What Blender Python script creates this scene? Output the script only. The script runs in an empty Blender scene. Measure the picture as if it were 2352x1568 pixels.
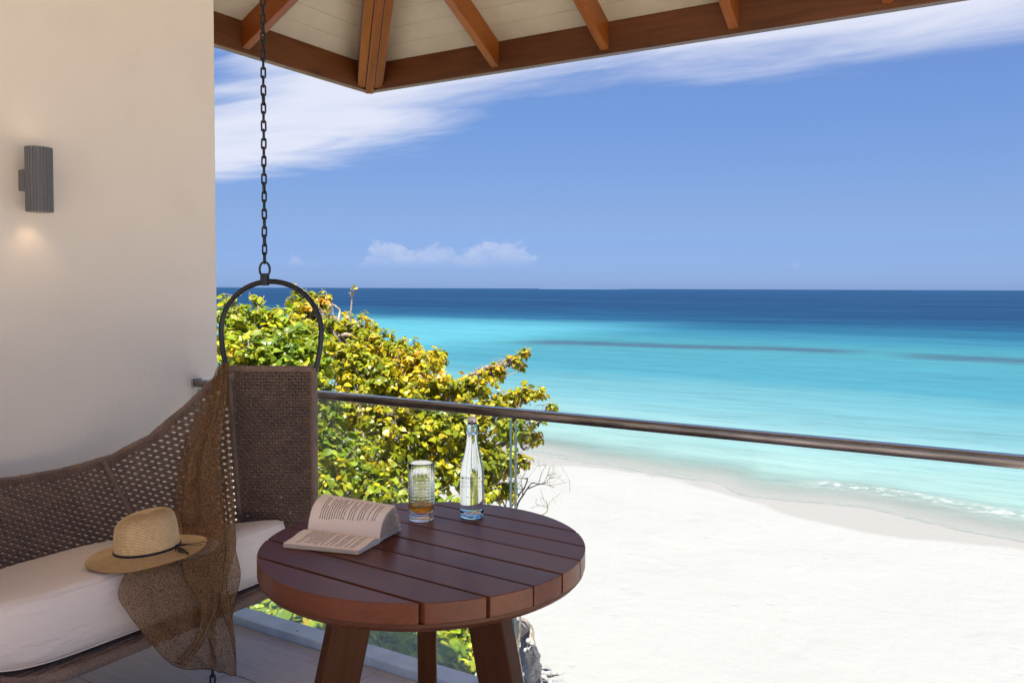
import bpy, bmesh, math, random
import numpy as np
from mathutils import Matrix, Vector
random.seed(7)
rng = np.random.default_rng(7)
S = bpy.context.scene
COL = S.collection
R = math.radians

# ------------------------------------------------------------------ camera
EYE = 1.36                                   # eye height above the balcony floor (z = 0)
cd = bpy.data.cameras.new('camera')
cam = bpy.data.objects.new('camera', cd)
COL.objects.link(cam)
cd.sensor_width = 36.0
cd.lens = 1905.0 / 2352.0 * 36.0
cd.shift_y = -48.4 / 2352.0
cd.clip_start = 0.05
cd.clip_end = 300000.0
CAMR = Matrix.Rotation(R(31.4), 3, 'Z') @ Matrix.Rotation(R(90 - 2.2), 3, 'X') @ Matrix.Rotation(R(0.22), 3, 'Z')
cam.matrix_world = Matrix.Translation((0, 0, EYE)) @ CAMR.to_4x4()
S.camera = cam

# ------------------------------------------------------------------ light
SUN_EL, SUN_AZ = 70.0, (0.52, -0.85)       # towards the sun: high, behind the viewer
SUN_STRENGTH, SKY_STRENGTH, EXPOSURE = 2.8, 0.085, 2.45
az = math.atan2(SUN_AZ[0], SUN_AZ[1])
sun_d = Vector((math.sin(az) * math.cos(R(SUN_EL)), math.cos(az) * math.cos(R(SUN_EL)), math.sin(R(SUN_EL))))
ld = bpy.data.lights.new('sun', 'SUN')
ld.energy = SUN_STRENGTH
ld.angle = R(0.53)
ld.color = (1.0, 0.94, 0.85)
sun = bpy.data.objects.new('sun', ld)
sun.rotation_euler = sun_d.to_track_quat('Z', 'Y').to_euler()
sun.location = (0, 0, 30)
COL.objects.link(sun)


class G:
    """small helper that adds and links shader nodes"""
    def __init__(self, tree):
        self.t = tree
        tree.nodes.clear()

    def put(self, sock, val):
        if isinstance(val, bpy.types.NodeSocket):
            self.t.links.new(val, sock)
        elif val is not None:
            if isinstance(val, (tuple, list)) and len(val) == 3 and sock.type == 'RGBA':
                val = (*val, 1.0)
            sock.default_value = val

    def node(self, kind, props=None, **ins):
        n = self.t.nodes.new(kind)
        for k, v in (props or {}).items():
            setattr(n, k, v)
        for k, v in ins.items():
            key = int(k[1:]) if k[0] == 'i' and k[1:].isdigit() else k.replace('_', ' ')
            self.put(n.inputs[key], v)
        return n

    def m(self, op, a, b=None, c=None, clamp=False):
        n = self.node('ShaderNodeMath', {'operation': op, 'use_clamp': clamp})
        for i, v in enumerate((a, b, c)):
            self.put(n.inputs[i], v)
        return n.outputs[0]

    def mix(self, f, a, b, mode='MIX'):
        n = self.node('ShaderNodeMix', {'data_type': 'RGBA', 'blend_type': mode})
        self.put(n.inputs[0], f); self.put(n.inputs[6], a); self.put(n.inputs[7], b)
        return n.outputs[2]

    def ramp(self, f, stops, interp='LINEAR'):
        n = self.node('ShaderNodeValToRGB', i0=f)
        n.color_ramp.interpolation = interp
        e = n.color_ramp.elements
        while len(e) < len(stops):
            e.new(0.5)
        for q, (p, c) in zip(e, stops):
            q.position = p
            q.color = (*c, 1) if not isinstance(c, (int, float)) else (c, c, c, 1)
        return n.outputs[0]

    def sstep(self, x, a, b, lo=0.0, hi=1.0):
        n = self.node('ShaderNodeMapRange', {'interpolation_type': 'SMOOTHSTEP'}, i0=x, i1=a, i2=b, i3=lo, i4=hi)
        return n.outputs[0]

    def noise(self, vec, scale, detail=3.0, rough=0.55, dist=0.0):
        return self.node('ShaderNodeTexNoise', Vector=vec, Scale=scale, Detail=detail, Roughness=rough, Distortion=dist).outputs[0]

    def mapping(self, vec, scale=(1, 1, 1), rot=(0, 0, 0), loc=(0, 0, 0)):
        return self.node('ShaderNodeMapping', Vector=vec, Scale=scale, Rotation=rot, Location=loc).outputs[0]

    def sep(self, vec):
        return self.node('ShaderNodeSeparateXYZ', i0=vec).outputs

    def comb(self, x, y, z=0.0):
        return self.node('ShaderNodeCombineXYZ', i0=x, i1=y, i2=z).outputs[0]

    def curve(self, x, x0, x1, y0, y1, pts):
        """piecewise curve through pts (x, y): returns y"""
        f = self.node('ShaderNodeMapRange', i0=x, i1=x0, i2=x1, i3=0.0, i4=1.0).outputs[0]
        n = self.node('ShaderNodeFloatCurve', Value=f)
        cv = n.mapping.curves[0]
        pts = [((a - x0) / (x1 - x0), (b - y0) / (y1 - y0)) for a, b in pts]
        while len(cv.points) < len(pts):
            cv.points.new(0.5, 0.5)
        for p, q in zip(cv.points, pts):
            p.location = q
        n.mapping.update()
        return self.m('MULTIPLY_ADD', n.outputs[0], y1 - y0, y0)

    def bump(self, h, strength=0.3, dist=0.01):
        return self.node('ShaderNodeBump', Strength=strength, Distance=dist, Height=h).outputs[0]


# ------------------------------------------------------------------ world: Nishita sky with thin cirrus and low cumulus
world = bpy.data.worlds.new('World')
S.world = world
world.use_nodes = True
g = G(world.node_tree)
sky = g.node('ShaderNodeTexSky', {'sky_type': 'NISHITA', 'sun_disc': False, 'sun_elevation': R(SUN_EL),
                                  'sun_rotation': az, 'altitude': 10.0, 'air_density': 1.0, 'dust_density': 0.4, 'ozone_density': 1.5})
dirv = g.node('ShaderNodeTexCoord').outputs['Generated']
dx, dy, dz = g.sep(dirv)
zc = g.m('MAXIMUM', dz, 0.02)
px, py = g.m('DIVIDE', dx, zc), g.m('DIVIDE', dy, zc)
edge = g.curve(px, -8, 2, 2, 7, [(-8, 5.6), (-6.7, 5.46), (-5.2, 5.27), (-3.5, 4.65), (-2.6, 4.0), (-2.07, 3.78), (-1.6, 3.78), (-1.16, 3.98), (-0.6, 4.1), (0, 4.15), (2, 4.2)])
pv = g.comb(g.m('MULTIPLY', px, 0.9), g.m('MULTIPLY', py, 2.2))
n1 = g.noise(g.mapping(pv, rot=(0, 0, 0.35)), 1.1, 6, 0.6, 0.4)
n2 = g.noise(g.mapping(pv, scale=(0.6, 1.1, 1), rot=(0, 0, 0.5)), 1.3, 6, 0.55, 0.5)
lowd = g.m('SUBTRACT', g.m('ADD', edge, g.m('MULTIPLY', g.m('SUBTRACT', n1, 0.5), 1.1)), py)
low = g.sstep(lowd, -0.15, 0.9)
upc = g.curve(px, -8, 2, 0, 5, [(-8, 3.6), (-5, 3.0), (-3.5, 2.75), (-2.6, 2.2), (-1.5, 1.7), (2, 1.6)])
upd = g.m('ADD', g.m('SUBTRACT', py, upc), g.m('MULTIPLY', g.m('SUBTRACT', n2, 0.5), 1.3))
upr = g.sstep(upd, -0.2, 0.65)
dens = g.m('MULTIPLY', g.m('MULTIPLY', low, upr), g.sstep(n1, 0.2, 0.62, 0.80, 1.0))
cirrus = g.m('MULTIPLY', dens, g.sstep(dz, 0.03, 0.1))
azd = g.m('MULTIPLY', g.m('ARCTAN2', dx, dy), 57.2958)
eld = g.m('MULTIPLY', g.m('ARCSINE', dz), 57.2958)
nc = g.noise(g.comb(azd, g.m('MULTIPLY', eld, 1.5)), 0.55, 7, 0.62)
top = g.curve(azd, -60, 0, 0, 6, [(-60, 0.4), (-48, 0.5), (-46.2, 1.9), (-44.8, 1.9), (-43.5, 1.0), (-41.5, 2.2), (-39.6, 3.4), (-38.2, 2.9), (-36.4, 3.45), (-34.5, 2.9), (-32.2, 3.3), (-30.3, 2.7), (-29.2, 1.6), (-26, 0.5), (-20, 1.2), (-17, 0.6), (-12, 1.4), (-8, 0.4), (0, 0.4)])
cd_ = g.m('ADD', g.m('SUBTRACT', top, eld), g.m('MULTIPLY', g.m('SUBTRACT', nc, 0.5), 3.4))
cum = g.m('MULTIPLY', g.sstep(cd_, 0.0, 0.55), g.sstep(eld, 1.15, 2.4))
cum = g.m('MULTIPLY', cum, g.sstep(nc, 0.3, 0.7, 0.25, 0.75))
# sky colour a touch deeper and more violet, as the photograph's air is
hsv = g.node('ShaderNodeHueSaturation', Hue=0.512, Saturation=1.12, Value=1.0, Color=sky.outputs[0]).outputs[0]
tint = g.mix(1.0, hsv, (1.0, 0.93, 1.06), 'MULTIPLY')
gain = g.ramp(g.m('DIVIDE', eld, 90.0), [(0.0, (0.218, 0.355, 0.77)), (0.03, (0.235, 0.33, 0.57)), (0.055, (0.307, 0.375, 0.50)), (0.133, (0.437, 0.53, 0.57)), (0.35, (0.75, 0.78, 0.8)), (0.7, (1, 1, 1))])
tint = g.mix(1.0, g.mix(1.0, tint, gain, 'MULTIPLY'), (0.445, 0.465, 0.472), 'MULTIPLY')
col = g.mix(g.m('MULTIPLY', cirrus, 0.95), tint, (1.72, 1.79, 2.08))
col = g.mix(g.m('MULTIPLY', cum, 0.6), col, (1.56, 1.65, 2.0))
bg = g.node('ShaderNodeBackground', Color=col, Strength=SKY_STRENGTH)
out = g.node('ShaderNodeOutputWorld', Surface=bg.outputs[0])

S.view_settings.view_transform = 'Standard'
S.view_settings.look = 'None'
S.view_settings.exposure = EXPOSURE
S.view_settings.gamma = 1.0
S.view_settings.use_curve_mapping = False
S.render.engine = 'CYCLES'
S.cycles.use_denoising = True
S.cycles.max_bounces = 24
S.cycles.diffuse_bounces = 6
S.cycles.glossy_bounces = 6
S.cycles.transmission_bounces = 20
S.cycles.transparent_max_bounces = 32
S.cycles.sample_clamp_indirect = 6.0


# ------------------------------------------------------------------ calibrated view helpers (photo measured on a 2352 x 1568 grid)
def ray(x, y):
    return CAMR @ Vector(((x - 1176) / 1905.0, (784 - y - 48.4) / 1905.0, -1.0))

def pz(x, y, z):
    d = ray(x, y); return Vector((0, 0, EYE)) + d * ((z - EYE) / d.z)

def pu(x, y, u):
    d = ray(x, y); return Vector((0, 0, EYE)) + d * (u / d.x)

def pD(x, y, D):
    return Vector((0, 0, EYE)) + ray(x, y) * D


# ------------------------------------------------------------------ mesh helpers
class MB:
    def __init__(self):
        self.v, self.f, self.uv = [], [], None

    def add(self, vs, fs):
        b = len(self.v)
        self.v += [tuple(p) for p in vs]
        self.f += [tuple(i + b for i in q) for q in fs]

    def box(self, c, s, M=None):
        x, y, z = (a / 2 for a in s)
        vs = [Vector((c[0] + i * x, c[1] + j * y, c[2] + k * z)) for i in (-1, 1) for j in (-1, 1) for k in (-1, 1)]
        if M is not None:
            vs = [M @ p for p in vs]
        self.add(vs, [(0, 1, 3, 2), (4, 6, 7, 5), (0, 4, 5, 1), (2, 3, 7, 6), (0, 2, 6, 4), (1, 5, 7, 3)])

    def tube(self, pts, rad, seg=8, closed=False, caps=True, flat=None):
        P = [Vector(p) for p in pts]
        n = len(P)
        if n < 2:
            return
        rads = rad if isinstance(rad, (list, tuple)) else [rad] * n
        T = []
        for i in range(n):
            a = P[(i - 1) % n] if (closed or i > 0) else P[i]
            b = P[(i + 1) % n] if (closed or i < n - 1) else P[i]
            d = b - a
            T.append(d.normalized() if d.length > 1e-9 else Vector((0, 0, 1)))
        up = Vector((0, 0, 1)) if abs(T[0].z) < 0.9 else Vector((1, 0, 0))
        N = (up - T[0] * up.dot(T[0])).normalized()
        vs = []
        for i in range(n):
            N = N - T[i] * N.dot(T[i])
            N = N.normalized() if N.length > 1e-6 else T[i].orthogonal().normalized()
            B = T[i].cross(N)
            for k in range(seg):
                a = 2 * math.pi * k / seg
                q = N * math.cos(a) + B * math.sin(a) * (flat or 1.0)
                vs.append(P[i] + q * rads[i])
        fs = []
        for i in range(n if closed else n - 1):
            j = (i + 1) % n
            for k in range(seg):
                l = (k + 1) % seg
                fs.append((i * seg + k, i * seg + l, j * seg + l, j * seg + k))
        if caps and not closed:
            fs.append(tuple(range(seg - 1, -1, -1)))
            fs.append(tuple((n - 1) * seg + k for k in range(seg)))
        self.add(vs, fs)

    def lathe(self, prof, seg=48, fn=None, closed=False):
        """prof: list of (r, z); fn(r, z, ang) -> point"""
        fn = fn or (lambda r, z, a: Vector((r * math.cos(a), r * math.sin(a), z)))
        vs = [fn(r, z, 2 * math.pi * k / seg) for r, z in prof for k in range(seg)]
        n = len(prof)
        fs = []
        for i in range(n if closed else n - 1):
            j = (i + 1) % n
            for k in range(seg):
                l = (k + 1) % seg
                fs.append((i * seg + k, i * seg + l, j * seg + l, j * seg + k))
        self.add(vs, fs)

    def grid(self, rows, closed=False):
        n, m = len(rows), len(rows[0])
        self.add([p for r in rows for p in r],
                 [(i * m + j, i * m + j + 1, (i + 1) * m + j + 1, (i + 1) * m + j) for i in range(n - 1) for j in range(m - 1)])

    def prism(self, poly, z0, z1):
        n = len(poly)
        vs = [(x, y, z0) for x, y in poly] + [(x, y, z1) for x, y in poly]
        fs = [tuple(range(n - 1, -1, -1)), tuple(range(n, 2 * n))] + [(i, (i + 1) % n, n + (i + 1) % n, n + i) for i in range(n)]
        self.add(vs, fs)

    def mesh(self, name, mat, smooth=True, bevel=0.0, seg=2, sharp=R(40), recalc=True, merge=0.0):
        me = bpy.data.meshes.new(name)
        me.from_pydata(self.v, [], self.f)
        if recalc or bevel or merge:
            bm = bmesh.new(); bm.from_mesh(me)
            if merge:
                bmesh.ops.remove_doubles(bm, verts=bm.verts, dist=merge)
            bmesh.ops.recalc_face_normals(bm, faces=bm.faces)
            if bevel:
                es = [e for e in bm.edges if len(e.link_faces) == 2 and e.calc_face_angle() > R(35)]
                bmesh.ops.bevel(bm, geom=es, offset=bevel, segments=seg, affect='EDGES', profile=0.5, clamp_overlap=True)
            bm.to_mesh(me); bm.free()
        if smooth and not bevel:
            me.shade_smooth()
            if sharp is not None:
                me.set_sharp_from_angle(angle=sharp)
        for q in (mat if isinstance(mat, (list, tuple)) else [mat]):
            me.materials.append(q)
        return me


WM = {}

def link(name, data, parent=None, M=None):
    o = bpy.data.objects.new(name, data)
    COL.objects.link(o)
    M = M if M is not None else Matrix()
    WM[o.name] = M
    if parent is not None:
        o.parent = parent
        o.matrix_basis = WM[parent.name].inverted() @ M
    else:
        o.matrix_basis = M
    return o

def obj(name, mb, mat, parent=None, M=None, **k):
    return link(name, mb.mesh(name, mat, **k), parent, M)

def tag(o, label=None, cat=None, group=None, kind=None):
    for k, v in (('label', label), ('category', cat), ('group', group), ('kind', kind)):
        if v:
            o[k] = v
    return o

def thing(name, loc, label, cat, group=None):
    return tag(link(name, None, None, Matrix.Translation(loc)), label, cat, group)

def frame(origin, xdir, zhint=(0, 0, 1)):
    x = Vector(xdir).normalized()
    y = Vector(zhint).cross(x)
    y = y.normalized() if y.length > 1e-6 else Vector((0, 1, 0))
    z = x.cross(y)
    M = Matrix((x, y, z)).transposed().to_4x4()
    return Matrix.Translation(origin) @ M

def bez(p0, p1, p2, p3, t):
    s = 1 - t
    return p0 * s ** 3 + p1 * 3 * s * s * t + p2 * 3 * s * t * t + p3 * t ** 3

def catmull(pts, per=8, closed=False):
    P = [Vector(p) for p in pts]
    n = len(P); outp = []
    for i in range(n if closed else n - 1):
        a, b, c, d = (P[(i - 1) % n] if closed or i else P[0]), P[i], P[(i + 1) % n], (P[(i + 2) % n] if closed or i < n - 2 else P[-1])
        for k in range(per):
            t = k / per
            outp.append(0.5 * (2 * b + (c - a) * t + (2 * a - 5 * b + 4 * c - d) * t * t + (3 * b - a - 3 * c + d) * t ** 3))
    if not closed:
        outp.append(P[-1])
    return outp

def resample(pts, step):
    P = [Vector(p) for p in pts]
    L = [0.0]
    for a, b in zip(P, P[1:]):
        L.append(L[-1] + (b - a).length)
    n = max(2, int(L[-1] / step) + 1)
    o, j = [], 0
    for i in range(n):
        s = L[-1] * i / (n - 1)
        while j < len(L) - 2 and L[j + 1] < s:
            j += 1
        f = (s - L[j]) / max(1e-9, L[j + 1] - L[j])
        o.append(P[j].lerp(P[j + 1], min(1, f)))
    return o


# ------------------------------------------------------------------ materials
def new_mat(name):
    m = bpy.data.materials.new(name)
    m.use_nodes = True
    g = G(m.node_tree)
    out = g.node('ShaderNodeOutputMaterial')
    return m, g, out

def finish(g, out, shader):
    g.t.links.new(shader.outputs[0] if hasattr(shader, 'outputs') else shader, out.inputs['Surface'])

def pbr(g, base, rough=0.6, spec=0.5, metal=0.0, normal=None, coat=0.0, trans=0.0, ior=1.45, sheen=0.0):
    n = g.node('ShaderNodeBsdfPrincipled', Base_Color=base, Roughness=rough, Metallic=metal, IOR=ior)
    n.inputs['Specular IOR Level'].default_value = spec
    n.inputs['Coat Weight'].default_value = coat
    n.inputs['Coat Roughness'].default_value = 0.18
    n.inputs['Transmission Weight'].default_value = trans
    n.inputs['Sheen Weight'].default_value = sheen
    if normal is not None:
        g.put(n.inputs['Normal'], normal)
    return n

def simple(name, base, rough=0.6, spec=0.5, metal=0.0, bump=0.0, bscale=200.0, var=0.0, coat=0.0, sheen=0.0):
    m, g, out = new_mat(name)
    co = g.node('ShaderNodeTexCoord').outputs['Object']
    c, nrm = base, None
    if var:
        f = g.noise(co, bscale * 0.12, 4)
        c = g.mix(g.sstep(f, 0.3, 0.7), tuple(q * (1 - var) for q in base), tuple(min(1, q * (1 + var)) for q in base))
    if bump:
        nrm = g.bump(g.noise(co, bscale, 4, 0.6), bump, 0.004)
    finish(g, out, pbr(g, c, rough, spec, metal, nrm, coat, sheen=sheen))
    return m

def wood(name, dark, light, rough=0.35, coat=0.2, scale=1.0, knots=False, spec=0.5):
    """grain runs along the object's own X axis"""
    m, g, out = new_mat(name)
    co = g.node('ShaderNodeTexCoord').outputs['Object']
    rnd = g.node('ShaderNodeObjectInfo').outputs['Random']
    off = g.node('ShaderNodeVectorMath', {'operation': 'ADD'}, i0=co, i1=g.comb(g.m('MULTIPLY', rnd, 17.0), g.m('MULTIPLY', rnd, 5.0), g.m('MULTIPLY', rnd, 9.0))).outputs[0]
    a = g.noise(g.mapping(off, (1.3, 14, 14)), 2.2 * scale, 5, 0.6, 0.7)
    b = g.noise(g.mapping(off, (3, 130, 130)), 1.6 * scale, 3, 0.6)
    c = g.noise(g.mapping(off, (1.0, 3, 3)), 1.4, 2)
    f = g.m('ADD', g.m('MULTIPLY', a, 0.6), g.m('MULTIPLY', b, 0.4))
    colr = g.ramp(f, [(0.3, dark), (0.72, light)])
    colr = g.mix(g.sstep(c, 0.3, 0.75), colr, g.mix(1.0, colr, (0.72, 0.68, 0.66), 'MULTIPLY'))
    hv = g.node('ShaderNodeHueSaturation', Hue=g.m('MULTIPLY_ADD', rnd, 0.012, 0.494), Saturation=1.0, Value=g.m('MULTIPLY_ADD', rnd, 0.35, 0.82), Color=colr).outputs[0]
    if knots:
        vo = g.node('ShaderNodeTexVoronoi', Vector=g.mapping(off, (1.6, 5, 5)), Scale=1.0, Randomness=1.0).outputs['Distance']
        hv = g.mix(g.sstep(vo, 0.06, 0.16, 0.75, 0.0), hv, (0.02, 0.012, 0.008))
    nrm = g.bump(b, 0.06, 0.002)
    finish(g, out, pbr(g, hv, g.m('MULTIPLY_ADD', a, 0.2, rough - 0.1), spec, 0.0, nrm, coat))
    return m

M = {}
M['beam'] = wood('stained_timber', (0.078, 0.026, 0.006), (0.185, 0.064, 0.016), 0.42, 0.12, 1.0, True)
M['rafter'] = wood('orange_timber', (0.15, 0.034, 0.002), (0.31, 0.078, 0.006), 0.36, 0.2)
M['table'] = wood('table_timber', (0.108, 0.029, 0.011), (0.19, 0.056, 0.022), 0.36, 0.08, 1.0, False, 0.3)
M['leg'] = wood('shaded_leg_timber', (0.050, 0.014, 0.003), (0.11, 0.033, 0.008), 0.5, 0.0, 1.0, False, 0.22)  # shade of the legs put into the colour, darker than the tabletop
M['ring'] = wood('shaded_rim_timber', (0.07, 0.021, 0.005), (0.145, 0.045, 0.012), 0.42, 0.0, 1.0, False, 0.3)  # darkened copy of the table wood, shade under the edge in its colour

def plaster():
    m, g, out = new_mat('painted_plaster')
    co = g.node('ShaderNodeTexCoord').outputs['Object']
    big = g.noise(co, 1.3, 3)
    c = g.mix(big, (0.76, 0.665, 0.55), (0.81, 0.715, 0.60))
    patch = g.sstep(g.noise(co, 4.5, 3, 0.6), 0.5, 0.68)
    fine = g.noise(g.mapping(co, (1, 1, 0.6)), 75.0, 5, 0.7, 1.2)
    scr = g.noise(g.mapping(co, (1, 30, 7), rot=(0.6, 0, 0)), 3.0, 3, 0.5)
    wide = g.noise(co, 7.0, 3)
    h = g.m('ADD', g.m('MULTIPLY', g.m('MULTIPLY', g.sstep(fine, 0.42, 0.62), patch), 0.3), g.m('ADD', g.m('MULTIPLY', scr, 0.25), g.m('ADD', g.m('MULTIPLY', wide, 0.5), g.m('MULTIPLY', fine, 0.22))))
    finish(g, out, pbr(g, c, 0.85, 0.2, 0.0, g.bump(h, 0.42, 0.006)))
    return m
M['plaster'] = plaster()
M['board'] = simple('cream_board', (0.45, 0.385, 0.285), 0.55, 0.35, var=0.05, bscale=60, bump=0.05)
M['kerb'] = simple('kerb_paint', (0.60, 0.72, 0.78), 0.5, 0.4, bump=0.1, bscale=90, var=0.08)
M['lamp_grey'] = simple('lamp_grey', (0.145, 0.142, 0.145), 0.5, 0.4, bump=0.04)
M['black_steel'] = simple('black_steel', (0.012, 0.012, 0.013), 0.36, 0.5, bump=0.08, bscale=300)
M['slab'] = simple('slab_render', (0.45, 0.42, 0.38), 0.8, 0.2, var=0.1, bump=0.1)
M['paving'] = simple('bounce_pale_paving', (0.84, 0.71, 0.53), 0.8, 0.2, var=0.06, bump=0.1)  # unseen, kept pale and warm to bounce sunlight under the roof
M['roof'] = simple('roof_covering', (0.18, 0.14, 0.11), 0.9, 0.2, var=0.2, bump=0.3, bscale=40)

def floor_mat():
    m, g, out = new_mat('wood_look_tile')
    co = g.node('ShaderNodeTexCoord').outputs['Object']
    rnd = g.node('ShaderNodeObjectInfo').outputs['Random']
    off = g.node('ShaderNodeVectorMath', {'operation': 'ADD'}, i0=co, i1=g.comb(g.m('MULTIPLY', rnd, 11.0), g.m('MULTIPLY', rnd, 7.0), 0.0)).outputs[0]
    a = g.noise(g.mapping(off, (1.5, 22, 1)), 3.0, 5, 0.65, 0.8)
    b = g.noise(g.mapping(off, (5, 150, 1)), 2.0, 3)
    f = g.m('ADD', g.m('MULTIPLY', a, 0.6), g.m('MULTIPLY', b, 0.4))
    c = g.ramp(f, [(0.3, (0.40, 0.355, 0.32)), (0.7, (0.60, 0.545, 0.50))])
    finish(g, out, pbr(g, c, 0.45, 0.4, 0.0, g.bump(b, 0.1, 0.002)))
    return m
M['tile'] = floor_mat()

def rope_mat(name, base, scale=260.0):
    m, g, out = new_mat(name)
    co = g.node('ShaderNodeTexCoord').outputs['Object']
    n = g.noise(co, scale, 2, 0.5)
    n2 = g.noise(co, 14.0, 3)
    c = g.mix(g.sstep(n, 0.35, 0.65), tuple(q * 0.62 for q in base), base)
    c = g.mix(g.sstep(n2, 0.35, 0.7), c, g.mix(1.0, c, (0.78, 0.78, 0.8), 'MULTIPLY'))
    finish(g, out, pbr(g, c, 0.72, 0.3, 0.0, g.bump(n, 0.5, 0.002), sheen=0.1))
    return m
M['rope'] = rope_mat('brown_rope', (0.28, 0.18, 0.122))
M['rope_wrap'] = rope_mat('brown_rope_wrap', (0.31, 0.21, 0.15), 330.0)

def cushion_mat():
    m, g, out = new_mat('cushion_linen')
    co = g.node('ShaderNodeTexCoord').outputs['Object']
    w = g.noise(g.mapping(co, (1, 1, 1)), 700.0, 2)
    f = g.noise(co, 3.0, 3)
    fold = g.noise(g.mapping(co, (5, 3, 9)), 2.2, 3, 0.5, 0.8)
    c = g.mix(f, (0.82, 0.70, 0.575), (0.87, 0.755, 0.635))
    b1 = g.node('ShaderNodeBump', Strength=0.6, Distance=0.02, Height=fold)
    b2 = g.node('ShaderNodeBump', Strength=0.12, Distance=0.002, Height=w, Normal=b1.outputs[0])
    finish(g, out, pbr(g, c, 0.9, 0.15, 0.0, b2.outputs[0], sheen=0.15))
    return m
M['cushion'] = cushion_mat()

def scarf_mat():
    m, g, out = new_mat('sheer_speckled_scarf')
    co = g.node('ShaderNodeTexCoord').outputs['Object']
    vo = g.node('ShaderNodeTexVoronoi', {'feature': 'DISTANCE_TO_EDGE'}, Vector=co, Scale=230.0).outputs['Distance']
    spot = g.sstep(vo, 0.06, 0.26)
    c = g.mix(spot, (0.155, 0.077, 0.030), (0.74, 0.435, 0.22))
    alpha = g.m('MULTIPLY_ADD', spot, -0.30, 0.84)
    d = g.node('ShaderNodeBsdfDiffuse', Color=c)
    t = g.node('ShaderNodeBsdfTranslucent', Color=c)
    dt = g.node('ShaderNodeMixShader', i0=0.4, i1=d.outputs[0], i2=t.outputs[0])
    tr = g.node('ShaderNodeBsdfTransparent', Color=(1, 1, 1))
    mx = g.node('ShaderNodeMixShader', i0=alpha, i1=tr.outputs[0], i2=dt.outputs[0])
    finish(g, out, mx)
    return m
M['scarf'] = scarf_mat()

def straw_mat():
    m, g, out = new_mat('woven_straw')
    co = g.node('ShaderNodeTexCoord').outputs['Object']
    x, y, z = g.sep(co)
    a = g.m('ARCTAN2', y, x)
    st = g.m('SINE', g.m('MULTIPLY_ADD', a, 150.0, g.m('MULTIPLY', z, 900.0)))
    n = g.noise(co, 60.0, 4)
    c = g.mix(g.sstep(n, 0.3, 0.7), (0.74, 0.50, 0.23), (0.86, 0.63, 0.33))
    c = g.mix(g.sstep(st, -1.0, -0.1, 0.35, 0.0), c, (0.26, 0.13, 0.04))
    finish(g, out, pbr(g, c, 0.6, 0.3, 0.0, g.bump(st, 0.12, 0.002)))
    return m
M['straw'] = straw_mat()
M['straw_groove'] = simple('straw_groove', (0.21, 0.105, 0.035), 0.8, 0.2)
M['cord'] = simple('dark_cord', (0.030, 0.024, 0.024), 0.6, 0.3, bump=0.1)

def glass_pane_mat(name, tintc, refl=0.35):
    m, g, out = new_mat(name)
    fr = g.node('ShaderNodeFresnel', IOR=1.5).outputs[0]
    tr = g.node('ShaderNodeBsdfTransparent', Color=tintc)
    gl = g.node('ShaderNodeBsdfGlossy', Color=(1, 1, 1), Roughness=0.01)
    mx = g.node('ShaderNodeMixShader', i0=g.m('MULTIPLY', fr, refl), i1=tr.outputs[0], i2=gl.outputs[0])
    finish(g, out, mx)
    return m
M['pane'] = glass_pane_mat('balustrade_glass', (0.965, 0.985, 0.975), 0.2)
M['pane_edge'] = simple('glass_edge', (0.20, 0.36, 0.33), 0.15, 0.6)

def solid_glass(name, colr, ior):
    m, g, out = new_mat(name)
    n = g.node('ShaderNodeBsdfGlass', Color=colr, Roughness=0.0, IOR=ior)
    finish(g, out, n)
    return m
M['bottle'] = solid_glass('bottle_glass', (0.965, 0.985, 0.99), 1.36)
M['bottle_base'] = solid_glass('bottle_base_glass', (0.80, 0.93, 0.97), 1.45)
M['tumbler'] = solid_glass('cut_glass', (0.985, 0.99, 0.985), 1.48)
M['drink'] = solid_glass('amber_drink', (0.97, 0.68, 0.25), 1.34)
M['ceramic'] = simple('stopper_ceramic', (0.60, 0.52, 0.49), 0.3, 0.5)
M['wire'] = simple('steel_wire', (0.22, 0.19, 0.17), 0.3, 0.5, metal=0.9)
M['gasket'] = simple('dark_gasket', (0.02, 0.02, 0.06), 0.5)
M['ink'] = simple('label_ink', (0.03, 0.03, 0.035), 0.6)

def rail_mat():
    m, g, out = new_mat('brushed_bronze_rail')
    co = g.node('ShaderNodeTexCoord').outputs['Object']
    n = g.noise(g.mapping(co, (3, 60, 60)), 3.0, 4)
    s = g.noise(g.mapping(co, (1.2, 12, 12)), 4.0, 4)
    c = g.mix(g.sstep(s, 0.42, 0.62), (0.175, 0.155, 0.14), (0.27, 0.24, 0.22))
    finish(g, out, pbr(g, c, g.m('MULTIPLY_ADD', n, 0.16, 0.12), 0.5, 0.95))
    return m
M['rail'] = rail_mat()

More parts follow.
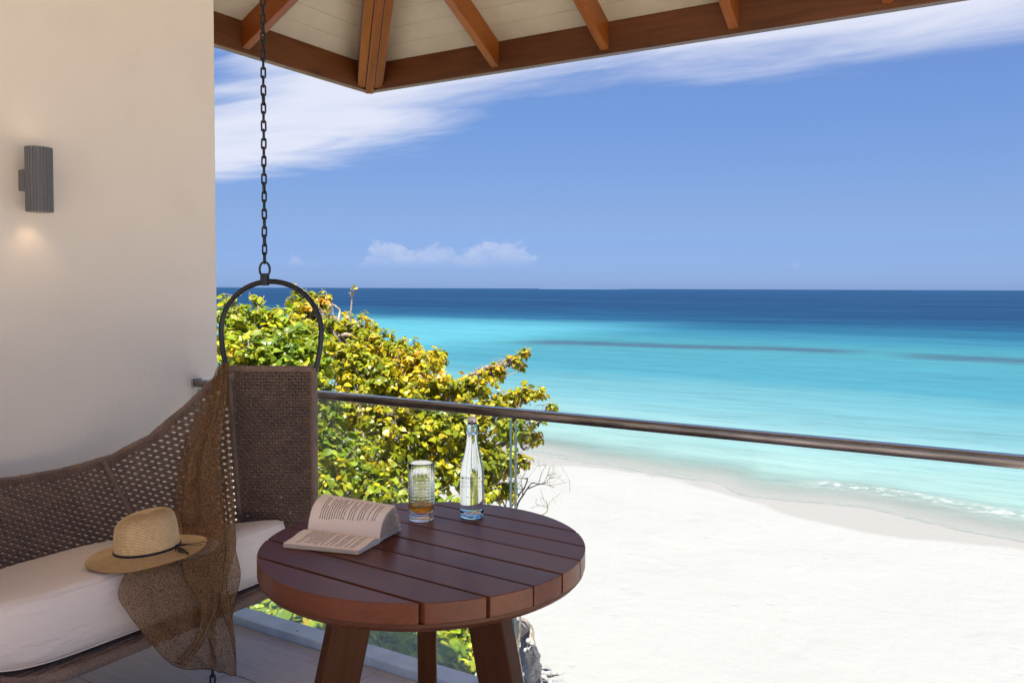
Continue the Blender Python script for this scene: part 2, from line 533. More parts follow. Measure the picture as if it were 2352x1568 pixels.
def paper_mat():
    m, g, out = new_mat('printed_page')
    uv = g.node('ShaderNodeUVMap').outputs[0]
    x, y, _ = g.sep(uv)
    ln = g.m('MULTIPLY', x, 31.0)
    li = g.m('FLOOR', ln)
    fr = g.m('FRACT', ln)
    wn = g.node('ShaderNodeTexWhiteNoise', {'noise_dimensions': '1D'}, W=li).outputs['Value']
    ends = g.m('MULTIPLY_ADD', g.m('POWER', wn, 5.0), -0.5, 0.90)
    words = g.noise(g.comb(g.m('MULTIPLY', y, 55.0), g.m('MULTIPLY', li, 7.31)), 1.0, 2, 0.6)
    band = g.m('MULTIPLY', g.m('GREATER_THAN', fr, 0.30), g.m('LESS_THAN', fr, 0.68))
    ins = g.m('MULTIPLY', g.m('GREATER_THAN', y, 0.14), g.m('LESS_THAN', y, ends))
    blk = g.m('MULTIPLY', g.m('GREATER_THAN', li, 3.5), g.m('LESS_THAN', li, 28.5))
    gap = g.m('GREATER_THAN', g.node('ShaderNodeTexWhiteNoise', {'noise_dimensions': '1D'}, W=g.m('ADD', li, 41.0)).outputs['Value'], 0.10)
    ink = g.m('MULTIPLY', g.m('MULTIPLY', g.m('MULTIPLY', band, ins), g.m('MULTIPLY', blk, gap)), g.sstep(words, 0.36, 0.44, 0.12, 0.85))
    base = g.mix(g.noise(g.comb(x, y), 6.0, 2), (0.86, 0.71, 0.56), (0.92, 0.77, 0.63))
    c = g.mix(ink, base, (0.06, 0.045, 0.045))
    finish(g, out, pbr(g, c, 0.8, 0.2))
    return m
M['page'] = paper_mat()

def block_mat():
    m, g, out = new_mat('page_edges')
    co = g.node('ShaderNodeTexCoord').outputs['Object']
    x, y, z = g.sep(co)
    l = g.noise(g.comb(g.m('MULTIPLY', x, 4.0), g.m('MULTIPLY', y, 4.0), g.m('MULTIPLY', z, 2600.0)), 1.0, 2)
    c = g.mix(g.sstep(l, 0.35, 0.6), (0.60, 0.44, 0.28), (0.82, 0.66, 0.48))
    finish(g, out, pbr(g, c, 0.85, 0.2))
    return m
M['block'] = block_mat()

def sand_mat():
    m, g, out = new_mat('coral_sand')
    co = g.node('ShaderNodeTexCoord').outputs['Object']
    x, y, z = g.sep(co)
    wet = g.curve(x, -40, 20, 15, 30, [(-40, 26.0), (-16, 23.6), (-13.9, 23.5), (-12.4, 24.2), (-10.6, 24.4), (-9.5, 24.3), (-7.8, 23.5), (-6.2, 22.8), (-5.2, 22.1), (-4.1, 21.6), (-2.6, 21.3), (-1.2, 21.5), (0.3, 21.8), (5, 22.3), (20, 21)])
    jit = g.m('MULTIPLY', g.m('SUBTRACT', g.noise(co, 0.9, 4), 0.5), 0.5)
    d = g.m('SUBTRACT', g.m('ADD', y, jit), wet)
    wetf = g.sstep(d, -0.08, 0.25)
    n = g.noise(co, 0.35, 5, 0.6)
    dry = g.mix(n, (0.204, 0.204, 0.198), (0.226, 0.226, 0.221))
    streak = g.noise(g.mapping(co, (1.1, 5.0, 1), rot=(0, 0, -0.35)), 1.4, 5, 0.7)
    dry = g.mix(g.sstep(streak, 0.63, 0.75, 0.0, 0.55), dry, (0.185, 0.162, 0.128))
    deb = g.node('ShaderNodeTexVoronoi', Vector=g.mapping(co, (1, 1.6, 1)), Scale=2.4).outputs['Distance']
    dmask = g.m('MULTIPLY', g.sstep(deb, 0.04, 0.10, 1.0, 0.0), g.sstep(g.noise(co, 0.5, 3), 0.5, 0.6))
    dry = g.mix(g.m('MULTIPLY', dmask, 0.85), dry, (0.22, 0.18, 0.13))
    c = g.mix(wetf, dry, (0.190, 0.183, 0.174))
    fine = g.noise(co, 9.0, 6, 0.7)
    prints = g.noise(co, 3.0, 4, 0.6)
    dent = g.sstep(g.node('ShaderNodeTexVoronoi', Vector=g.mapping(co, (1, 1.5, 1)), Scale=1.6).outputs['Distance'], 0.0, 0.22)
    h = g.m('ADD', g.m('MULTIPLY', fine, 0.12), g.m('ADD', g.m('MULTIPLY', prints, 0.5), g.m('MULTIPLY', g.m('MULTIPLY', dent, g.sstep(g.noise(co, 0.4, 3), 0.48, 0.6)), 0.35)))
    bs = g.node('ShaderNodeBump', Strength=g.m('MULTIPLY_ADD', wetf, -0.5, 0.8), Distance=0.08, Height=h).outputs[0]
    finish(g, out, pbr(g, c, g.m('MULTIPLY_ADD', wetf, -0.35, 0.95), 0.25, 0.0, bs))
    return m
M['sand'] = sand_mat()

def sea_mat():
    m, g, out = new_mat('lagoon_water')
    co = g.node('ShaderNodeTexCoord').outputs['Object']
    x, y, z = g.sep(co)
    # distance from shore, wavered by long streaks that run along the shore
    wav = g.noise(g.mapping(co, (0.02, 0.09, 1)), 1.0, 5, 0.6)
    wv2 = g.noise(g.mapping(co, (0.05, 0.5, 1)), 1.0, 4, 0.6)
    yv = g.m('MULTIPLY', y, g.m('ADD', 0.75, g.m('ADD', g.m('MULTIPLY', wav, 0.42), g.m('MULTIPLY', wv2, 0.08))))
    # the drop-off lies farther out to the left
    yv = g.m('MULTIPLY', yv, g.curve(x, -300, 60, 0.5, 1.5, [(-300, 0.9), (-120, 0.95), (-40, 1.0), (-15, 1.0), (0, 1.03), (60, 1.1)]))
    t = g.m('DIVIDE', g.m('SUBTRACT', g.m('LOGARITHM', g.m('MAXIMUM', yv, 20.0), math.e), math.log(20)), math.log(100))
    L = lambda v: (math.log(v) - math.log(20)) / math.log(100)
    c = g.ramp(t, [(L(21), (0.62, 0.62, 0.56)), (L(26), (0.48, 0.60, 0.57)), (L(32), (0.36, 0.54, 0.555)), (L(41), (0.195, 0.42, 0.485)), (L(54), (0.086, 0.32, 0.425)),
                   (L(68), (0.080, 0.30, 0.40)), (L(80), (0.080, 0.305, 0.385)), (L(92), (0.068, 0.28, 0.375)), (L(106), (0.046, 0.22, 0.345)), (L(124), (0.025, 0.155, 0.285)), (L(150), (0.016, 0.10, 0.225)), (L(195), (0.012, 0.068, 0.18)),
                   (L(420), (0.013, 0.067, 0.180)), (L(1900), (0.017, 0.078, 0.20))])
    c = g.mix(1.0, c, (0.312, 0.358, 0.355), 'MULTIPLY')
    # brighter sandy lagoon far left, beyond the tree
    lf = g.m('MULTIPLY', g.sstep(x, -38.0, -62.0), g.m('MULTIPLY', g.sstep(y, 50.0, 66.0), g.sstep(y, 150.0, 105.0)))
    c = g.mix(g.m('MULTIPLY', lf, 0.55), c, (0.055, 0.205, 0.25))
    # reef: a dark streak parallel to the shore
    ry = g.curve(x, -70, 30, 60, 100, [(-70, 78), (-46, 79), (-30, 81.5), (-16, 83.5), (-6, 81), (0, 80.5), (30, 78)])
    rj = g.m('MULTIPLY', g.m('SUBTRACT', g.noise(g.mapping(co, (0.12, 0.5, 1)), 1.0, 5, 0.65), 0.5), 7.0)
    rd = g.m('ABSOLUTE', g.m('SUBTRACT', g.m('ADD', y, rj), ry))
    rx = g.m('MAXIMUM', g.m('MULTIPLY', g.sstep(x, -50, -43), g.sstep(x, -10, -17)), g.m('MULTIPLY', g.sstep(x, -12, -5), 0.9))
    rn = g.noise(g.mapping(co, (0.3, 1.0, 1)), 1.2, 5, 0.7)
    reef = g.m('MULTIPLY', g.m('MULTIPLY', g.sstep(rd, 5.6, 0.8), rx), g.sstep(rn, 0.2, 0.6, 0.65, 1.0))
    c = g.mix(reef, c, (0.022, 0.050, 0.078))
    rd2 = g.m('ABSOLUTE', g.m('SUBTRACT', g.m('ADD', y, g.m('MULTIPLY', rj, 2.2)), g.m('ADD', ry, 11.0)))
    reef2 = g.m('MULTIPLY', g.m('MULTIPLY', g.sstep(rd2, 7.0, 1.0), g.sstep(x, -52, -30)), g.sstep(rn, 0.42, 0.66, 0.0, 0.5))
    c = g.mix(reef2, c, (0.015, 0.095, 0.125))
    rip = g.noise(g.mapping(co, (0.35, 1.5, 1)), 1.0, 5, 0.68)
    rip2 = g.noise(g.mapping(co, (0.07, 0.3, 1)), 1.0, 5, 0.7)
    rr = g.m('ADD', g.m('MULTIPLY', rip, 0.5), g.m('MULTIPLY', rip2, 0.5))
    c = g.mix(1.0, c, g.ramp(rr, [(0.34, 0.80), (0.5, 1.0), (0.66, 1.13)]), 'MULTIPLY')
    far_ = g.noise(g.mapping(co, (0.010, 0.035, 1)), 1.0, 9, 0.78)
    c = g.mix(g.sstep(y, 85.0, 150.0), c, g.mix(1.0, c, g.ramp(far_, [(0.36, (0.66, 0.68, 0.74)), (0.5, (1, 1, 1)), (0.66, (1.35, 1.3, 1.22))]), 'MULTIPLY'))
    # swash edges and foam
    lo = [(-40, 27.0), (-14.4, 25.6), (-12.8, 25.0), (-11.4, 24.9), (-9.9, 24.6), (-7.9, 24.5), (-6.3, 23.3), (-4.5, 23.6), (-3.2, 23.7), (-2.6, 23.4), (-1.6, 23.0), (-0.6, 22.7), (0.3, 22.5), (6, 22.6), (20, 22)]
    e0 = g.curve(x, -40, 20, 15, 30, lo)
    j0 = g.m('MULTIPLY', g.m('SUBTRACT', g.noise(co, 0.8, 5), 0.5), 0.55)
    d0 = g.m('SUBTRACT', g.m('ADD', y, j0), e0)
    alpha = g.m('MULTIPLY', g.sstep(d0, 0.0, 0.3), g.sstep(d0, 0.0, 4.2, 0.10, 1.0))
    fo = [(-40, 28), (-14.5, 26.0), (-12.8, 25.6), (-11.0, 25.5), (-9.5, 25.3), (-7.9, 25.4), (-6.5, 25.3), (-4.8, 26.1), (-3.8, 26.0), (-2.6, 25.9), (-1.5, 25.6), (-0.7, 25.3), (0.3, 25.2), (6, 25.0), (20, 25)]
    e1 = g.curve(x, -40, 20, 15, 30, fo)
    d1 = g.m('SUBTRACT', g.m('ADD', y, g.m('MULTIPLY', j0, 0.7)), e1)
    fn = g.noise(g.mapping(co, (1, 1.6, 1)), 3.2, 6, 0.72)
    fstr = g.curve(x, -40, 20, 0, 1, [(-40, 0.2), (-14, 0.5), (-10, 0.35), (-7, 0.3), (-5.6, 0.35), (-4.6, 0.95), (-2, 0.85), (0, 1.0), (6, 0.9), (20, 0.4)])
    foam = g.m('MULTIPLY', g.m('MULTIPLY', g.sstep(d1, -1.1, -0.1), g.sstep(d1, 0.4, -0.05)), g.m('MULTIPLY', fstr, g.sstep(fn, 0.40, 0.60, 0.06, 1.0)))
    lace = g.m('MULTIPLY', g.m('MULTIPLY', g.sstep(d0, 0.0, 0.08), g.sstep(d0, 0.5, 0.1)), g.sstep(fn, 0.38, 0.62, 0.05, 0.6))
    wash = g.m('MULTIPLY', g.m('MULTIPLY', g.sstep(d1, -2.2, -0.6), g.sstep(d1, 0.0, -0.4)), g.sstep(g.noise(g.mapping(co, (0.7, 2.5, 1)), 2.0, 6, 0.75), 0.5, 0.72, 0.0, 0.45))
    ff = g.m('MAXIMUM', g.m('MAXIMUM', foam, lace), wash, clamp=True)
    caps = g.m('MULTIPLY', g.sstep(g.noise(g.mapping(co, (0.10, 0.32, 1)), 1.0, 6, 0.7), 0.735, 0.78), g.sstep(y, 110, 160))
    c = g.mix(g.m('MULTIPLY', caps, 0.5), c, (0.5, 0.55, 0.6))
    c = g.mix(g.m('MULTIPLY', ff, 0.85), c, (0.27, 0.285, 0.29))
    al = g.m('MAXIMUM', alpha, ff)
    nrm = g.bump(g.m('ADD', rip, g.m('MULTIPLY', rip2, 2.0)), 0.5, 0.25)
    df = g.node('ShaderNodeBsdfDiffuse', Color=c, Normal=nrm)
    gl = g.node('ShaderNodeBsdfGlossy', Color=(1, 1, 1), Roughness=0.28, Normal=nrm)
    mx = g.node('ShaderNodeMixShader', i0=g.m('MULTIPLY', g.m('SUBTRACT', 1.0, ff), 0.035), i1=df.outputs[0], i2=gl.outputs[0])
    tr = g.node('ShaderNodeBsdfTransparent', Color=(1, 1, 1))
    fin = g.node('ShaderNodeMixShader', i0=al, i1=tr.outputs[0], i2=mx.outputs[0])
    finish(g, out, fin)
    return m
M['sea'] = sea_mat()

def leaf_mat(name, stops, trans=0.42):
    m, g, out = new_mat(name)
    geo = g.node('ShaderNodeNewGeometry')
    isl = geo.outputs['Random Per Island']
    rnd = g.node('ShaderNodeObjectInfo').outputs['Random']
    pos = geo.outputs['Position']
    clump = g.noise(pos, 1.6, 3)
    r = g.m('FRACT', g.m('ADD', isl, rnd))
    f = g.m('ADD', g.m('MULTIPLY', r, 0.62), g.m('MULTIPLY', g.sstep(clump, 0.3, 0.7), 0.38))
    c = g.ramp(f, stops)
    c = g.node('ShaderNodeHueSaturation', Hue=0.5, Saturation=1.0, Value=g.m('MULTIPLY_ADD', g.m('FRACT', g.m('MULTIPLY', r, 7.3)), 0.65, 0.82), Color=c).outputs[0]
    d = pbr(g, c, 0.36, 0.45)
    t = g.node('ShaderNodeBsdfTranslucent', Color=g.mix(1.0, c, (1.25, 1.15, 0.55), 'MULTIPLY'))
    mx = g.node('ShaderNodeMixShader', i0=trans, i1=d.outputs[0], i2=t.outputs[0])
    finish(g, out, mx)
    return m
M['leaf_yellow'] = leaf_mat('yellowing_leaf', [(0.0, (0.085, 0.135, 0.010)), (0.3, (0.155, 0.195, 0.010)), (0.52, (0.25, 0.255, 0.010)), (0.72, (0.36, 0.30, 0.010)), (0.88, (0.47, 0.285, 0.010)), (1.0, (0.50, 0.19, 0.012))])
M['leaf_green'] = leaf_mat('green_leaf', [(0.0, (0.050, 0.105, 0.011)), (0.28, (0.115, 0.185, 0.012)), (0.55, (0.21, 0.265, 0.013)), (0.80, (0.35, 0.33, 0.012)), (1.0, (0.50, 0.30, 0.012))])
M['leaf_dark'] = leaf_mat('deep_green_leaf', [(0.0, (0.018, 0.048, 0.014)), (0.45, (0.040, 0.085, 0.016)), (0.8, (0.085, 0.13, 0.018)), (1.0, (0.19, 0.20, 0.02))])

def bark_mat(name, a, b):
    m, g, out = new_mat(name)
    co = g.node('ShaderNodeTexCoord').outputs['Object']
    n = g.noise(g.mapping(co, (14, 14, 3)), 1.6, 5, 0.7, 1.0)
    n2 = g.noise(co, 60.0, 3)
    c = g.mix(g.sstep(n, 0.3, 0.65), a, b)
    finish(g, out, pbr(g, c, 0.9, 0.2, 0.0, g.bump(g.m('ADD', n, g.m('MULTIPLY', n2, 0.3)), 0.9, 0.03)))
    return m
M['bark'] = bark_mat('grey_brown_bark', (0.13, 0.10, 0.075), (0.36, 0.31, 0.26))
M['drift'] = bark_mat('bleached_wood', (0.16, 0.15, 0.15), (0.46, 0.44, 0.43))
M['island'] = simple('haze_tinted_island', (0.055, 0.09, 0.155), 1.0, 0.0)  # blue haze of distance mixed into the base colour, no air is built

def glow_mat(name, colr, s):
    m, g, out = new_mat(name)
    finish(g, out, g.node('ShaderNodeEmission', Color=colr, Strength=s))
    return m
M['glow'] = glow_mat('lit_lamp_lens', (1.0, 0.62, 0.30), 0.3)

# ------------------------------------------------------------------ the setting: sand, sea, island
def axis(dense0, dense1, step, far0, far1, k=1.35):
    a = list(np.arange(dense0, dense1 + 1e-6, step))
    s, p = step, dense1
    while p < far1:
        s *= k; p += s; a.append(min(p, far1))
    s, p = step, dense0
    pre = []
    while p > far0:
        s *= k; p -= s; pre.append(max(p, far0))
    return sorted(set(pre + a))

us = axis(-24, 10, 0.35, -3000, 3000)
vs_ = axis(3, 32, 0.35, -3000, 60)
def sand_z(u, v):
    z = -4.5
    if -40 < u < 20 and 0 < v < 22:
        k = min(1.0, (22 - v) / 3.0)
        z += k * 0.03 * math.sin(u * 1.3 + 0.6 * math.sin(v * 0.9)) * math.sin(v * 0.8 + 0.4 * math.sin(u)) + k * 0.015 * math.sin(2.9 * u + 1.7 * v)
    if v > 27:
        z -= (v - 27) * 0.06
    return z
mb = MB()
mb.grid([[(u, v, sand_z(u, v)) for u in us] for v in vs_])
tag(obj('beach_sand', mb, M['sand'], recalc=False, sharp=None), 'white coral sand beach below the balcony', kind='structure')

us = axis(-30, 12, 0.3, -90000, 90000)
vs_ = axis(20, 34, 0.22, 19, 90000)
def sea_z(u, v):
    z = -4.488
    e = 26.1 - 0.2 * max(0, u + 4.5)
    w = math.exp(-((v - e - 0.25) / 0.35) ** 2) * 0.11 * max(0.0, min(1.0, (u + 6.0) / 2.0)) if -8 < u < 14 else 0.0
    return z + w
mb = MB()
mb.grid([[(u, v, sea_z(u, v)) for u in us] for v in vs_])
tag(obj('sea', mb, M['sea'], recalc=False, sharp=None), 'turquoise lagoon turning navy at the horizon', kind='structure')

mb = MB()
D0 = 9000.0
rows = []
prof = [(1236, 0.0), (1245, 0.35), (1262, 0.6), (1290, 0.8), (1330, 0.62), (1365, 0.5), (1410, 0.22), (1450, 0.0)]
front, back = [], []
for x_, h_ in prof:
    p = pD(x_, 662.6, D0); q = pD(x_, 662.6, D0 + 500)
    front.append(p); back.append(q)
top_ = [Vector((p.x, p.y, -4.4 + 30.0 * h_)) + (q - p) * 0.5 for p, q, (x_, h_) in zip(front, back, prof)]
mb.grid([[(p.x, p.y, -4.6) for p in front], top_, [(p.x, p.y, -4.6) for p in back]])
tag(obj('island', mb, M['island']), 'low island on the horizon in painted blue haze', kind='structure')

# ------------------------------------------------------------------ balcony floor, kerb, wall
KERB0, KERB1 = 2.245, 2.335
floor = tag(link('balcony_floor', None), 'grey wood-look tiled balcony floor', kind='structure')
mb = MB(); mb.box((-1.18, -3.33, -0.161), (3.74, 11.12, 0.30))
obj('floor_slab', mb, M['slab'], floor)
mb = MB(); mb.box((3.45, -3.33, -0.16), (5.5, 11.14, 0.302))
obj('added_bounce_paving', mb, M['paving'], floor)  # added out of view as a sunlit reflector that brightens the balcony
tw, tl = 0.30, 1.2
tile_m = None
mbt = MB(); mbt.box((0, 0, -0.005), (tl - 0.004, tw - 0.004, 0.010))
tile_m = mbt.mesh('tile', M['tile'], bevel=0.0012, seg=1)
row = 0
v = KERB0 - 0.002 - tw / 2
while v > -3.5:
    u = -3.12 + tl / 2 - (row * 0.43) % tl
    while u < 0.9 - tl / 2:
        if u > -3.12 + tl / 2 - 1e-3:
            link('tile', tile_m, floor, Matrix.Translation((u, v, 0)))
        else:
            w = tl - (-3.12 - (u - tl / 2))
            if w > 0.06:
                q = MB(); q.box((0, 0, -0.005), (w - 0.004, tw - 0.004, 0.010))
                obj('tile', q, M['tile'], floor, Matrix.Translation((-3.12 + w / 2, v, 0)))
        u += tl
    v -= tw; row += 1
kt = thing('kerb', (1.4, 2.29, 0), 'blue grey painted kerb along the outer edge of the balcony floor', 'kerb')
mb = MB(); mb.box((1.435, (KERB0 + KERB1) / 2, -0.14), (9.1, KERB1 - KERB0, 0.34))
obj('kerb_block', mb, M['kerb'], kt, bevel=0.004)
for (u, v) in ((-2.36, 2.275), (-0.9, 2.28), (0.6, 2.27)):
    mb = MB()
    mb.lathe([(0.0, 0.0312), (0.004, 0.0312), (0.004, 0.0302)], 10, lambda r, z, a, u=u, v=v: Vector((u + r * math.cos(a), v + r * math.sin(a), z)))
    obj('screw_head', mb, M['black_steel'], kt)

wall = thing('plaster_wall', (-3.19, 0.3, 0), 'cream trowelled plaster wall at the left carrying a grey lamp', 'wall')
mb = MB()
nv, nz = 2, 2
mb.box((-3.19, -0.232, -0.92), (0.12, 5.536, 7.16))
obj('wall_panel', mb, M['plaster'], wall, bevel=0.006, seg=3)

# ------------------------------------------------------------------ roof
roof = thing('pavilion_roof', (-3.0, 3.5, 2.5), 'timber framed hip roof over the balcony with cream board ceiling', 'roof')
PIT = 0.5317
VI, UI, ZB, ZT = 3.75, -3.275, 2.51, 2.665
UE = 0.7
cp, sp_ = math.cos(math.atan(PIT)), math.sin(math.atan(PIT))
# eave beams, mitred at the corner
def timber(name, mat, p0, p1, w, h, up=(0, 0, 1), parent=roof, bevel=0.004, poly=None):
    p0, p1 = Vector(p0), Vector(p1)
    Mx = frame((p0 + p1) / 2, p1 - p0, up)
    q = MB(); q.box((0, 0, 0), ((p1 - p0).length, w, h))
    return obj(name, q, mat, parent, Mx, bevel=bevel)
def mitred(name, length, M_, flip):
    q = MB()
    # local: x along beam from the outer corner, y: 0 outer .. 0.05 inner
    w, h = 0.05, ZT - ZB
    s = -1 if flip else 1
    poly = [(0.0, 0.0), (length, 0.0), (length, s * w), (w, s * w)]
    q.prism(poly, 0, h)
    return obj(name, q, M['beam'], roof, M_, bevel=0.003)
mitred('eave_beam', UE - (UI - 0.05), Matrix.Translation((UI - 0.05, VI + 0.05, ZB)), True)
mitred('eave_beam', 5.95, Matrix.Translation((UI - 0.05 - 0.001, VI + 0.05, ZB)) @ Matrix.Rotation(R(-90), 4, 'Z'), False)
# rafters; soffit plane meets the beam's top inner edge
RD, RW = 0.118, 0.046
def rafter(base, updir):
    updir = Vector(updir)
    b = Vector(base)
    d = (updir + Vector((0, 0, PIT))).normalized()
    nrm = Vector((-updir.x * PIT, -updir.y * PIT, 1)).normalized()
    L = 3.0
    p0 = b - nrm * (RD / 2 * 1.0) - d * 0.02
    Mx = frame(p0 + d * (L / 2), d, nrm)
    q = MB(); q.box((0, 0, 0), (L, RW, RD))
    # plumb cut at the lower end so the rafter butts on the beam
    Mi = Mx.inverted()
    vs = []
    for vv in q.v:
        w = Mx @ Vector(vv)
        if vv[0] < 0:
            dist = (w - b).dot(updir)
            w = w - d * (dist / d.dot(updir)) - d * 0.002
        vs.append(tuple(Mi @ w))
    q.v = vs
    obj('rafter', q, M['rafter'], roof, Mx, bevel=0.003)
for u in (-2.40, -1.765, -1.125, -0.485, 0.155, 0.64):
    rafter((u, VI, ZT), (0, -1, 0))
for v in (2.84, 2.2, 1.56, 0.92, 0.28):
    rafter((UI, v, ZT), (1, 0, 0))
# hip rafter of three members
hd = Vector((1, -1, PIT)).normalized()
hs = Vector((1, 1, 0)).normalized()
hn = hd.cross(hs) if hd.cross(hs).z > 0 else hs.cross(hd)
corner = Vector((UI, VI, ZT))
for k, (off, dep, drop) in enumerate(((-0.049, 0.15, 0.0), (0.0, 0.15, 0.006), (0.049, 0.15, 0.0))):
    L = 4.0
    p0 = corner + hs * off - hn * (dep / 2 + drop + 0.004) + hd * (0.075 if k != 1 else 0.02)
    Mx = frame(p0 + hd * (L / 2), hd, hn)
    q = MB(); q.box((-0.04, 0, 0), (L + 0.08, 0.046, dep))
    obj('hip_rafter', q, M['rafter'], roof, Mx, bevel=0.003)
# ceiling boards
def cboard(poly3, n):
    """a thin board from four soffit points, thickened upwards"""
    q = MB()
    lo = [Vector(p) for p in poly3]
    hi = [p + n * 0.015 for p in lo]
    k = len(lo)
    q.add(lo + hi, [tuple(range(k - 1, -1, -1)), tuple(range(k, 2 * k))] + [(i, (i + 1) % k, k + (i + 1) % k, k + i) for i in range(k)])
    obj('ceiling_board', q, M['board'], roof, bevel=0.0007, seg=1)
nS = Vector((0, PIT, 1)).normalized()
nL = Vector((-PIT, 0, 1)).normalized()
nb = 14
edges_ = [0.1 * i - 0.005 for i in range(nb + 1)] + [3.0]
edges_[0] = -0.045
for a, b in zip(edges_, edges_[1:]):
    a2, b2 = a + 0.0006, b - 0.0006
    hz = 0.002
    P = lambda d, u: (u, VI - d, ZT + d * PIT + hz)
    cboard([P(a2, UI + a2 + 0.002), P(a2, UE), P(b2, UE), P(b2, UI + b2 + 0.002)], nS)
    Q = lambda d, v: (UI + d, v, ZT + d * PIT + hz)
    cboard([Q(a2, VI - a2 - 0.002), Q(b2, VI - b2 - 0.002), Q(b2, -2.1), Q(a2, -2.1)], nL)
q = MB()
for a, b in ((0.0, 3.0),):
    up = 0.10
    c0 = (UI - 0.22, VI + 0.22, ZT - 0.22 * PIT + up)
    q.add([(UI - 0.22, VI + 0.22, c0[2]), (UE + 0.1, VI + 0.22, c0[2]), (UE + 0.1, VI - 3.0, ZT + 3.0 * PIT + up), (UI + 3.0, VI - 3.0, ZT + 3.0 * PIT + up),
           (UI - 0.22, -2.1, c0[2]), (UI + 3.0, -2.1, ZT + 3 * PIT + up)], [(0, 1, 2, 3), (4, 0, 3, 5)])
    q.add([(UI - 0.22, VI + 0.22, c0[2] - 0.06), (UE + 0.1, VI + 0.22, c0[2] - 0.06), (UE + 0.1, VI - 3.0, ZT + 3.0 * PIT + up - 0.06), (UI + 3.0, VI - 3.0, ZT + 3.0 * PIT + up - 0.06),
           (UI - 0.22, -2.1, c0[2] - 0.06), (UI + 3.0, -2.1, ZT + 3 * PIT + up - 0.06)], [(0, 3, 2, 1), (4, 5, 3, 0)])
    q.f += [(0, 1, 7, 6), (0, 6, 10, 4)]
obj('roof_covering', q, M['roof'], roof, recalc=False, smooth=False)
q = MB()
zr_ = ZT + 3.0 * PIT
vb = -2.2
zb_ = zr_ - (VI - 3.0 - vb) * PIT
q.add([(UI + 3.0, VI - 3.0, zr_ + 0.1), (UE + 0.1, VI - 3.0, zr_ + 0.1), (UE + 0.1, vb, zb_ + 0.1), (UI + 3.0, vb, zb_ + 0.1), (UI - 0.1, vb, zb_ - 0.4),
       (UI + 3.0, VI - 3.0, zr_ + 0.03), (UE + 0.1, VI - 3.0, zr_ + 0.03), (UE + 0.1, vb, zb_ + 0.03), (UI + 3.0, vb, zb_ + 0.03), (UI - 0.1, vb, zb_ - 0.47)],
      [(0, 3, 2, 1), (0, 4, 3), (5, 6, 7, 8), (5, 8, 9)])
obj('added_back_slope', q, M['board'], roof, recalc=False, smooth=False)  # unseen rear slope, added to keep direct sun off the balcony

# ------------------------------------------------------------------ glass balustrade
rail = thing('glass_railing', (-1.5, 2.42, 0), 'frameless glass balustrade with a dark bronze handrail along the balcony edge', 'railing')
ZR = 0.95
def rrect(w, h, r, n=4):
    pts = []
    for cx, cy, a0 in ((w / 2 - r, h / 2 - r, 0), (-w / 2 + r, h / 2 - r, 90), (-w / 2 + r, -h / 2 + r, 180), (w / 2 - r, -h / 2 + r, 270)):
        for k in range(n + 1):
            a = R(a0 + 90 * k / n)
            pts.append((cx + r * math.cos(a), cy + r * math.sin(a)))
    return pts
sec = rrect(0.05, 0.031, 0.008)
q = MB()
L0, L1 = -3.128, 5.6
ring = lambda x: [(x, a, b) for a, b in sec]
vsx = ring(0) + ring(L1 - L0)
k = len(sec)
q.add(vsx, [(i, (i + 1) % k, k + (i + 1) % k, k + i) for i in range(k)] + [tuple(range(k - 1, -1, -1)), tuple(range(k, 2 * k))])
obj('handrail', q, M['rail'], rail, Matrix.Translation((L0, 2.42, ZR - 0.017)), sharp=R(50))
q = MB(); q.box((-3.1275, 2.42, ZR - 0.017), (0.005, 0.054, 0.038))
obj('wall_bracket', q, M['rail'], rail, bevel=0.003)
GV, GT = 2.415, 0.0115
J = -1.467
for a, b in ((-3.112, J - 0.009), (J + 0.009, 0.62), (0.64, 2.5)):
    q = MB(); q.box(((a + b) / 2, GV, (ZR - 0.04 - 0.20) / 2), (b - a - 0.004, GT, ZR - 0.04 + 0.20))
    p = obj('glass_panel', q, M['pane'], rail, smooth=False)
    for e in (a + 0.001, b - 0.001):
        q = MB(); q.box((e, GV, (ZR - 0.04 - 0.20) / 2), (0.002, GT + 0.001, ZR - 0.04 + 0.2))
        obj('glass_edge', q, M['pane_edge'], p, smooth=False)
for a in (-2.9, -2.0, -1.0, 0.0, 1.0, 2.0):
    q = MB(); q.box((a, KERB1 + 0.035, -0.15), (0.05, 0.10, 0.05))
    obj('clamp', q, M['rail'], rail, bevel=0.003)

